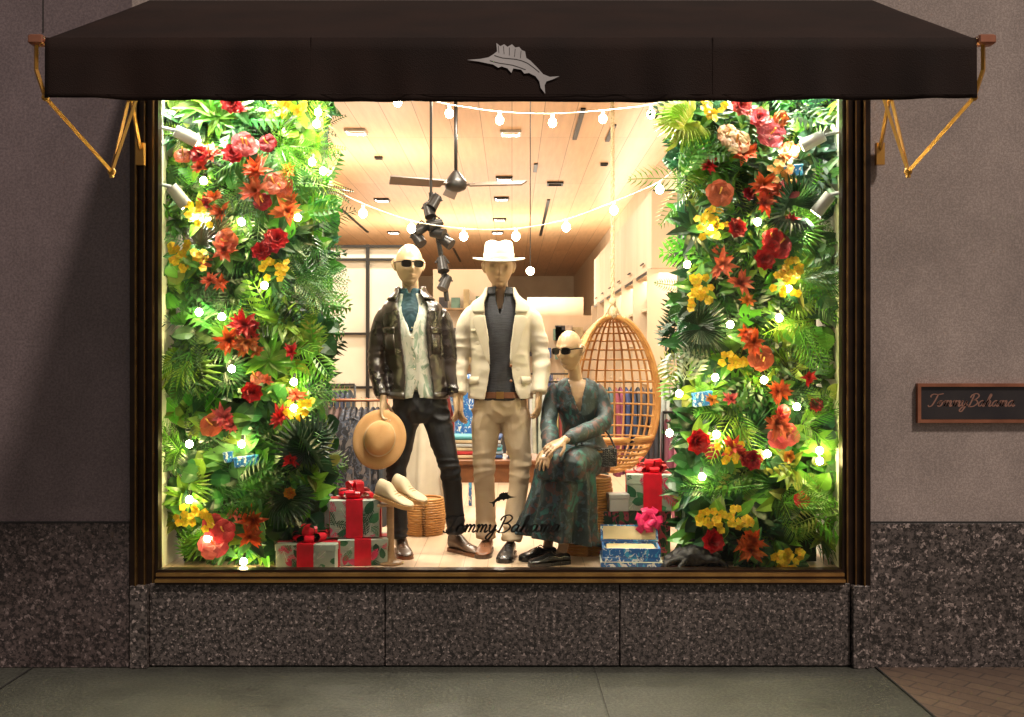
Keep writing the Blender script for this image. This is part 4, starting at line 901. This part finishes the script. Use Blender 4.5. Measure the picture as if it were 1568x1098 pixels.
def garment(mb,x,y,z,h,wd,col,mat=0,axis=0,th=.03):
    n=6; V=[];F=[]; ph=R()*6; rows=[(0,.10),(-.03,.55),(-.10,.95),(-h*.5,1.0),(-h,1.08)]
    for k,(dz,wf) in enumerate(rows):
        for j in range(n*2):
            t=(j/n if j<n else (2*n-1-j)/n)*1.2-.6; t=max(-.5,min(.5,t)); side=-1 if j<n else 1
            off=side*th*.5*(.4+.6*min(1,k/2))+.012*math.sin(t*9+ph+k)*k/4
            a=t*wd*wf
            V.append((x+off,y+a,z+dz) if axis==0 else (x+a,y+off,z+dz))
    m_=2*n
    for k in range(len(rows)-1):
        for j in range(m_): F.append((k*m_+j,k*m_+(j+1)%m_,(k+1)*m_+(j+1)%m_,(k+1)*m_+j))
    F.append(tuple(range(m_)))
    mb.add(V,F,col,mat)
def rack(name,x0,x1,y,zr,pal,h=.8,step=.045,printed_=False,zf=.4):
    e=group(name); m=MB(); m.cyl((x0,y,zr),(x1,y,zr),.012,n=10)
    for x in(x0,x1): m.cyl((x,y,zf),(x,y,zr),.012,n=10); m.cyl((x,y-.25,zf+.02),(x,y+.25,zf+.02),.015,n=10)
    m.build('rail','black' if not printed_ else 'copper',e,smooth=True)
    g_=MB(); hk=MB(); x=x0+.03; run=0; c=random.choice(pal); mt=0
    while x<x1-.02:
        if run<=0: c=random.choice(pal); run=random.randint(1,4); mt=1 if (printed_ and R()<.5) else 0
        run-=1; garment(g_,x,y,zr-.05,h*U(.85,1.1),.42,tuple(k*U(.8,1.15) for k in c),mt,th=step*.8)
        hk.tube([(x,y,zr-.05),(x,y,zr-.01),(x,y+.015,zr+.015),(x,y-.01,zr+.02)],.003,n=5,sub=2)
        x+=step*U(.8,1.2)
    g_.build('garments',['cloth','darkprint'],e,smooth=True); hk.build('hangers','wood',e)
WRM=[(.40,.33,.25),(.3,.16,.09),(.40,.30,.18),(.03,.04,.07),(.5,.43,.33),(.22,.04,.03)]
COOL=[(.02,.04,.12),(.10,.18,.26),(.38,.40,.42),(.32,.05,.07),(.04,.09,.10),(.40,.26,.2),(.04,.04,.05),(.18,.03,.07)]
rack('clothes_rack',-1.55,-.92,1.9,1.39,[(.28,.2,.14),(.05,.05,.065),(.42,.34,.25),(.09,.05,.05)],h=.85,printed_=True,step=.04)
rack('clothes_rack',-3.6,-1.5,4.0,1.45,WRM,h=.85)
rack('clothes_rack',.45,1.85,3.2,1.50,COOL,h=.75)
rack('clothes_rack',1.12,1.9,1.9,1.30,[(.13,.02,.07),(.2,.03,.06),(.04,.04,.08),(.35,.12,.16)],h=.7,step=.04)
rack('clothes_rack',-.6,.6,5.2,1.45,WRM+COOL,h=.8)
rack('clothes_rack',-1.0,.9,7.5,1.5,WRM+COOL,h=.85)
e=group('hanging_printed_dress'); m=MB(); a=S(540,640,1.45); garment(m,a.x,a.y,a.z,.98,.30,(1,1,1),0,axis=1,th=.12)
m.build('dress','darkprint',e,smooth=True)
e=group('hanging_cream_dress'); m=MB(); a=S(652,610,1.9)
def rp2(t,a): return 1+.10*t*math.sin(a*8)+.03*math.sin(a*15)
m.tube([(a.x,a.y,1.48),(a.x,a.y,1.35),(a.x,a.y,1.0),(a.x,a.y,.58)],[(.07,.04),(.12,.07),(.15,.10),(.19,.13)],n=60,sub=5,ripple=rp2); m.build('dress','linen',e,smooth=True)
e=group('display_table'); m=MB(); tx=S(755,750,1.9).x; 
m.span((tx-.34,1.7,.93),(tx+.34,2.2,.965),bev=.006)
for sx in(-.31,.31):
    for sy in(1.74,2.16): m.span((tx+sx-.025,sy-.025,.4),(tx+sx+.025,sy+.025,.93))
m.span((tx-.30,1.72,.80),(tx+.30,1.75,.93)); m.build('table','belt',e)
m=MB()
for i,x in enumerate((-.22,-.02,.19)):
    z=.966
    for k in range(6):
        c=random.choice([(.45,.03,.03),(.04,.08,.2),(.5,.5,.48),(.06,.25,.28),(.55,.42,.26),(.2,.25,.3)]); m.box((tx+x+U(-.008,.008),1.92,z+.014),(.17,.28,.026),rot=U(-.05,.05),bev=.010,col=c); z+=.0275
m.build('folded_clothes','cloth',e)
e=group('torso_display'); m=MB(); ax=S(720,660,3.3).x
m.tube([(ax,3.3,.95),(ax,3.3,1.15),(ax,3.3,1.35),(ax,3.3,1.48),(ax,3.3,1.56)],[(.15,.1),(.14,.1),(.18,.12),(.17,.1),(.06,.05)],n=20,sub=4); m.cyl((ax,3.3,.4),(ax,3.3,.95),.015); m.build('torso','blue',e,smooth=True)
p=S(598,858,.30); e=group('shoe_display_stand',(p.x,.30,.506)); m=MB()
m.tube([(0,0,0),(0,0,.012),(0,0,.03),(0,0,.10),(0,0,.335)],[(.075),(.075),(.03),(.022),(.02)],n=20,sub=3); m.box((.03,0,.345),(.20,.13,.014),bev=.004); m.build('stand','wood',e,auto=40)
m=MB(); shoe(m,TR(-.03,-.03,.372,yaw=1.05,pitch=.22,roll=.0),L=.25,boot=True); shoe(m,TR(.05,.06,.39,yaw=.95,pitch=.22),L=.25,boot=True)
m.build('cream_boots',['shoec','hatt'],e,auto=50)
def bow(mb,c,r,mat=0,tilt=0):
    for k in range(13):
        a=2*PI*k/13+U(-.1,.1); el=U(.3,1.2) if k%2 else U(.1,.5); d=Vector((math.cos(a)*math.cos(el),math.sin(a)*math.cos(el),math.sin(el))); t=Vector((-math.sin(a),math.cos(a),0)); up=d.cross(t); rr=r*U(.85,1.1)
        V=[];w_=r*.26
        for i in range(13):
            th=2*PI*i/12; q=Vector(c)+d*(rr*.5*(1-math.cos(th)))+up*(rr*.26*math.sin(th)); ww=w_*(.35+.65*math.sin(th/2)); V+=[q-t*ww,q+t*ww]
        mb.add(V,[(2*i,2*i+1,2*i+3,2*i+2) for i in range(12)],mat=mat)
def gift(pxl,pxr,pyt,pyb,d,paper='paper',rib='redrib',rot=0,bowr=.07,dep=None,prints=True,rib_off=0.0,name='gift_box',zbase=None,rwf=.24):
    a=S(pxl,pyb,d); b=S(pxr,pyt,d); w_=b.x-a.x; h=b.z-a.z; dep=dep or w_*.8
    e=group(name,((a.x+b.x)/2,d+dep/2,a.z if zbase is None else zbase),rot); m=MB()
    m.box((0,0,h*.36),(w_,dep,h*.72),bev=.003); m.box((0,0,h*.86),(w_+.008,dep+.008,h*.28),bev=.003); m.build('box',paper,e)
    if rib:
        m=MB(); rw=w_*rwf; x=rib_off*w_
        m.box((x,0,h/2+.001),(rw,dep+.018,h+.006)); 
        m.box((0,0,h/2+.001),(w_+.018,rw,h+.007))
        if bowr: bow(m,(x,0,h),bowr)
        m.build('ribbon',rib,e)
    if prints:
        m=MB(); lay=0
        for _ in range(24):
            o=(U(-w_*.44,w_*.44),-dep/2-.0050-lay*.00015,U(h*.06,h*.92)); lay+=1
            a_=U(0,2*PI); M=basis(o,(math.cos(a_),0,math.sin(a_)),(0,-1,0)); c=random.choice([(.02,.12,.05),(.05,.22,.09),(.65,.04,.12),(.65,.06,.16),(.015,.07,.035),(.55,.60,.52)])
            M=M@Matrix.Diagonal((1,1,.001,1))
            l=min(w_,h)*.46
            if R()<.6: frond(m,M,l,l*.42,8,c,0,lw=.2)
            else: leaf(m,M,l*.9,l*.26,c,0,0)
        m.v=[(max(-w_/2+.003,min(w_/2-.003,x)),y,max(.004,min(h-.004,z))) for x,y,z in m.v]
        m.build('printed_leaves','paperL',e)
    return e
F0=.506
gift(423,515,834,872,.14,bowr=.11,rot=-.04,dep=.24,zbase=F0,rwf=.28)
gift(515,590,828,868,.24,bowr=0,rot=.1,dep=.24,zbase=F0,rwf=.34)
gift(503,578,777,834,.26,bowr=.10,rot=.08,dep=.22,zbase=F0+.158,rwf=.34)
gift(474,506,768,812,.50,paper='silver',rib=None,prints=False,rot=.1,zbase=F0+.17)
gift(455,510,812,850,.48,paper='paperd',rib=None,prints=False,zbase=F0)
gift(966,1028,782,852,.50,paper='paperd',rib='redrib',bowr=0,rot=-.05,dep=.25,prints=False,zbase=F0,rib_off=.1)
gift(915,962,784,852,.52,paper='paperd',rib=None,bowr=0,rot=.03,dep=.25,prints=False,zbase=F0)
gift(964,1042,723,779,.48,bowr=.11,rot=-.12,dep=.25,zbase=F0+.277,rwf=.36)
gift(932,962,753,780,.46,paper='silver',rib=None,prints=False,rot=.1,zbase=F0+.277)
e=group('gift_bow',S(992,798,.44)); m=MB(); bow(m,(0,0,0),.085); m.build('loops','pinkrib',e); e.rotation_euler=(1.3,0,0)
gift(1060,1110,812,850,.40,paper='redrib',rib=None,prints=False,rot=.1,zbase=F0)
e=group('blue_gift_tin',(S(968,850,.2).x,.28,F0),rot=-.06); m=MB()
m.box((0,0,.016),(.35,.22,.030),bev=.004); m.box((-.005,.0,.047),(.33,.21,.026),rot=.04,bev=.004)
z0=.062
m.box((0,-.100,z0+.024),(.33,.012,.048)); m.box((0,.100,z0+.024),(.33,.012,.048)); m.box((-.159,0,z0+.024),(.012,.188,.048)); m.box((.159,0,z0+.024),(.012,.188,.048))
Ml=TR(0,.112,z0+.05,pitch=-.5); m.box((0,0,.05),(.34,.012,.10),M=Ml); m.build('tins','blue',e)
m=MB(); m.box((0,0,z0+.01),(.305,.186,.02)); m.box((0,0,z0+.034),(.28,.16,.02),bev=.008); m.box((0,-.009,.05),(.31,.006,.08),M=Ml); m.build('liner','tan_in',e)
m=MB(); m.box((0,0,.0325),(.355,.225,.003)); m.build('trim','white',e)
e=group('leather_pouch',(S(1062,858,.2).x,.22,F0)); m=MB()
m.tube([(-.16,0,.03),(-.08,0,.05),(.0,0,.065),(.10,.02,.06),(.17,0,.02)],[(.04,.025),(.07,.045),(.08,.06),(.07,.05),(.03,.018)],n=18,side=(0,1,0),sub=4)
hand(m,(.02,-.04,.06),(1,-.2,-.1),(0,-.2,-1),side=1,curl=.3,scale=1.1); hand(m,(-.04,-.03,.05),(-1,-.3,-.05),(0,-.2,-1),side=1,curl=.4,scale=1.1)
m.tube([(-.1,.02,.08),(-.02,.02,.14),(.06,.02,.13),(.10,.02,.08)],.010,n=8,sub=4)
remesh(m,'glove_leather','denim',e,.005,lambda p,n:.006*ridge(*p,22,22,22,3),1)
for k,(px,py,w_,h) in enumerate(((1212,262,.12,.06),(1075,611,.11,.08),(378,706,.14,.06),(350,700,.05,.06))):
    p=S(px,py,.20); e=group('blue_keepsake_tin',p,rot=.15); m=MB(); m.box((0,0,0),(w_,.05,h),bev=.006,M=Matrix.Rotation(-.12,4,'Y')); m.box((0,0,h*.42),(w_+.006,.056,h*.2),bev=.003,M=Matrix.Rotation(-.12,4,'Y')); m.build('tin','blue',e)
W=bpy.data.worlds.new('World'); sc.world=W; W.use_nodes=True; N=W.node_tree.nodes; L=W.node_tree.links
bg=N['Background']; sky=N.new('ShaderNodeTexSky'); sky.sky_type='NISHITA'; sky.sun_disc=False
sd=Vector((.72,-1,1.75)).normalized()
sky.sun_elevation=math.asin(sd.z); sky.sun_rotation=math.atan2(sd.x,sd.y)
mm=N.new('ShaderNodeMix'); mm.data_type='RGBA'; mm.blend_type='MULTIPLY'; mm.inputs[0].default_value=1; mm.inputs[7].default_value=(1.0,.70,.50,1)
L.new(sky.outputs[0],mm.inputs[6]); L.new(mm.outputs[2],bg.inputs['Color']); bg.inputs['Strength'].default_value=.070
sl=bpy.data.lights.new('sun','SUN'); sl.energy=2.4; sl.angle=math.radians(6); sl.color=(1,.86,.75); so=bpy.data.objects.new('sun',sl); so.rotation_euler=(-sd).to_track_quat('-Z','Y').to_euler(); so.location=(3,-6,8); sc.collection.objects.link(so)
cam=bpy.data.cameras.new('camera'); cam.lens=35; cam.sensor_width=36; cam.clip_end=300; co=bpy.data.objects.new('camera',cam); co.location=(0,-5.5,1.7); co.rotation_euler=(math.radians(90),0,0); sc.collection.objects.link(co); sc.camera=co
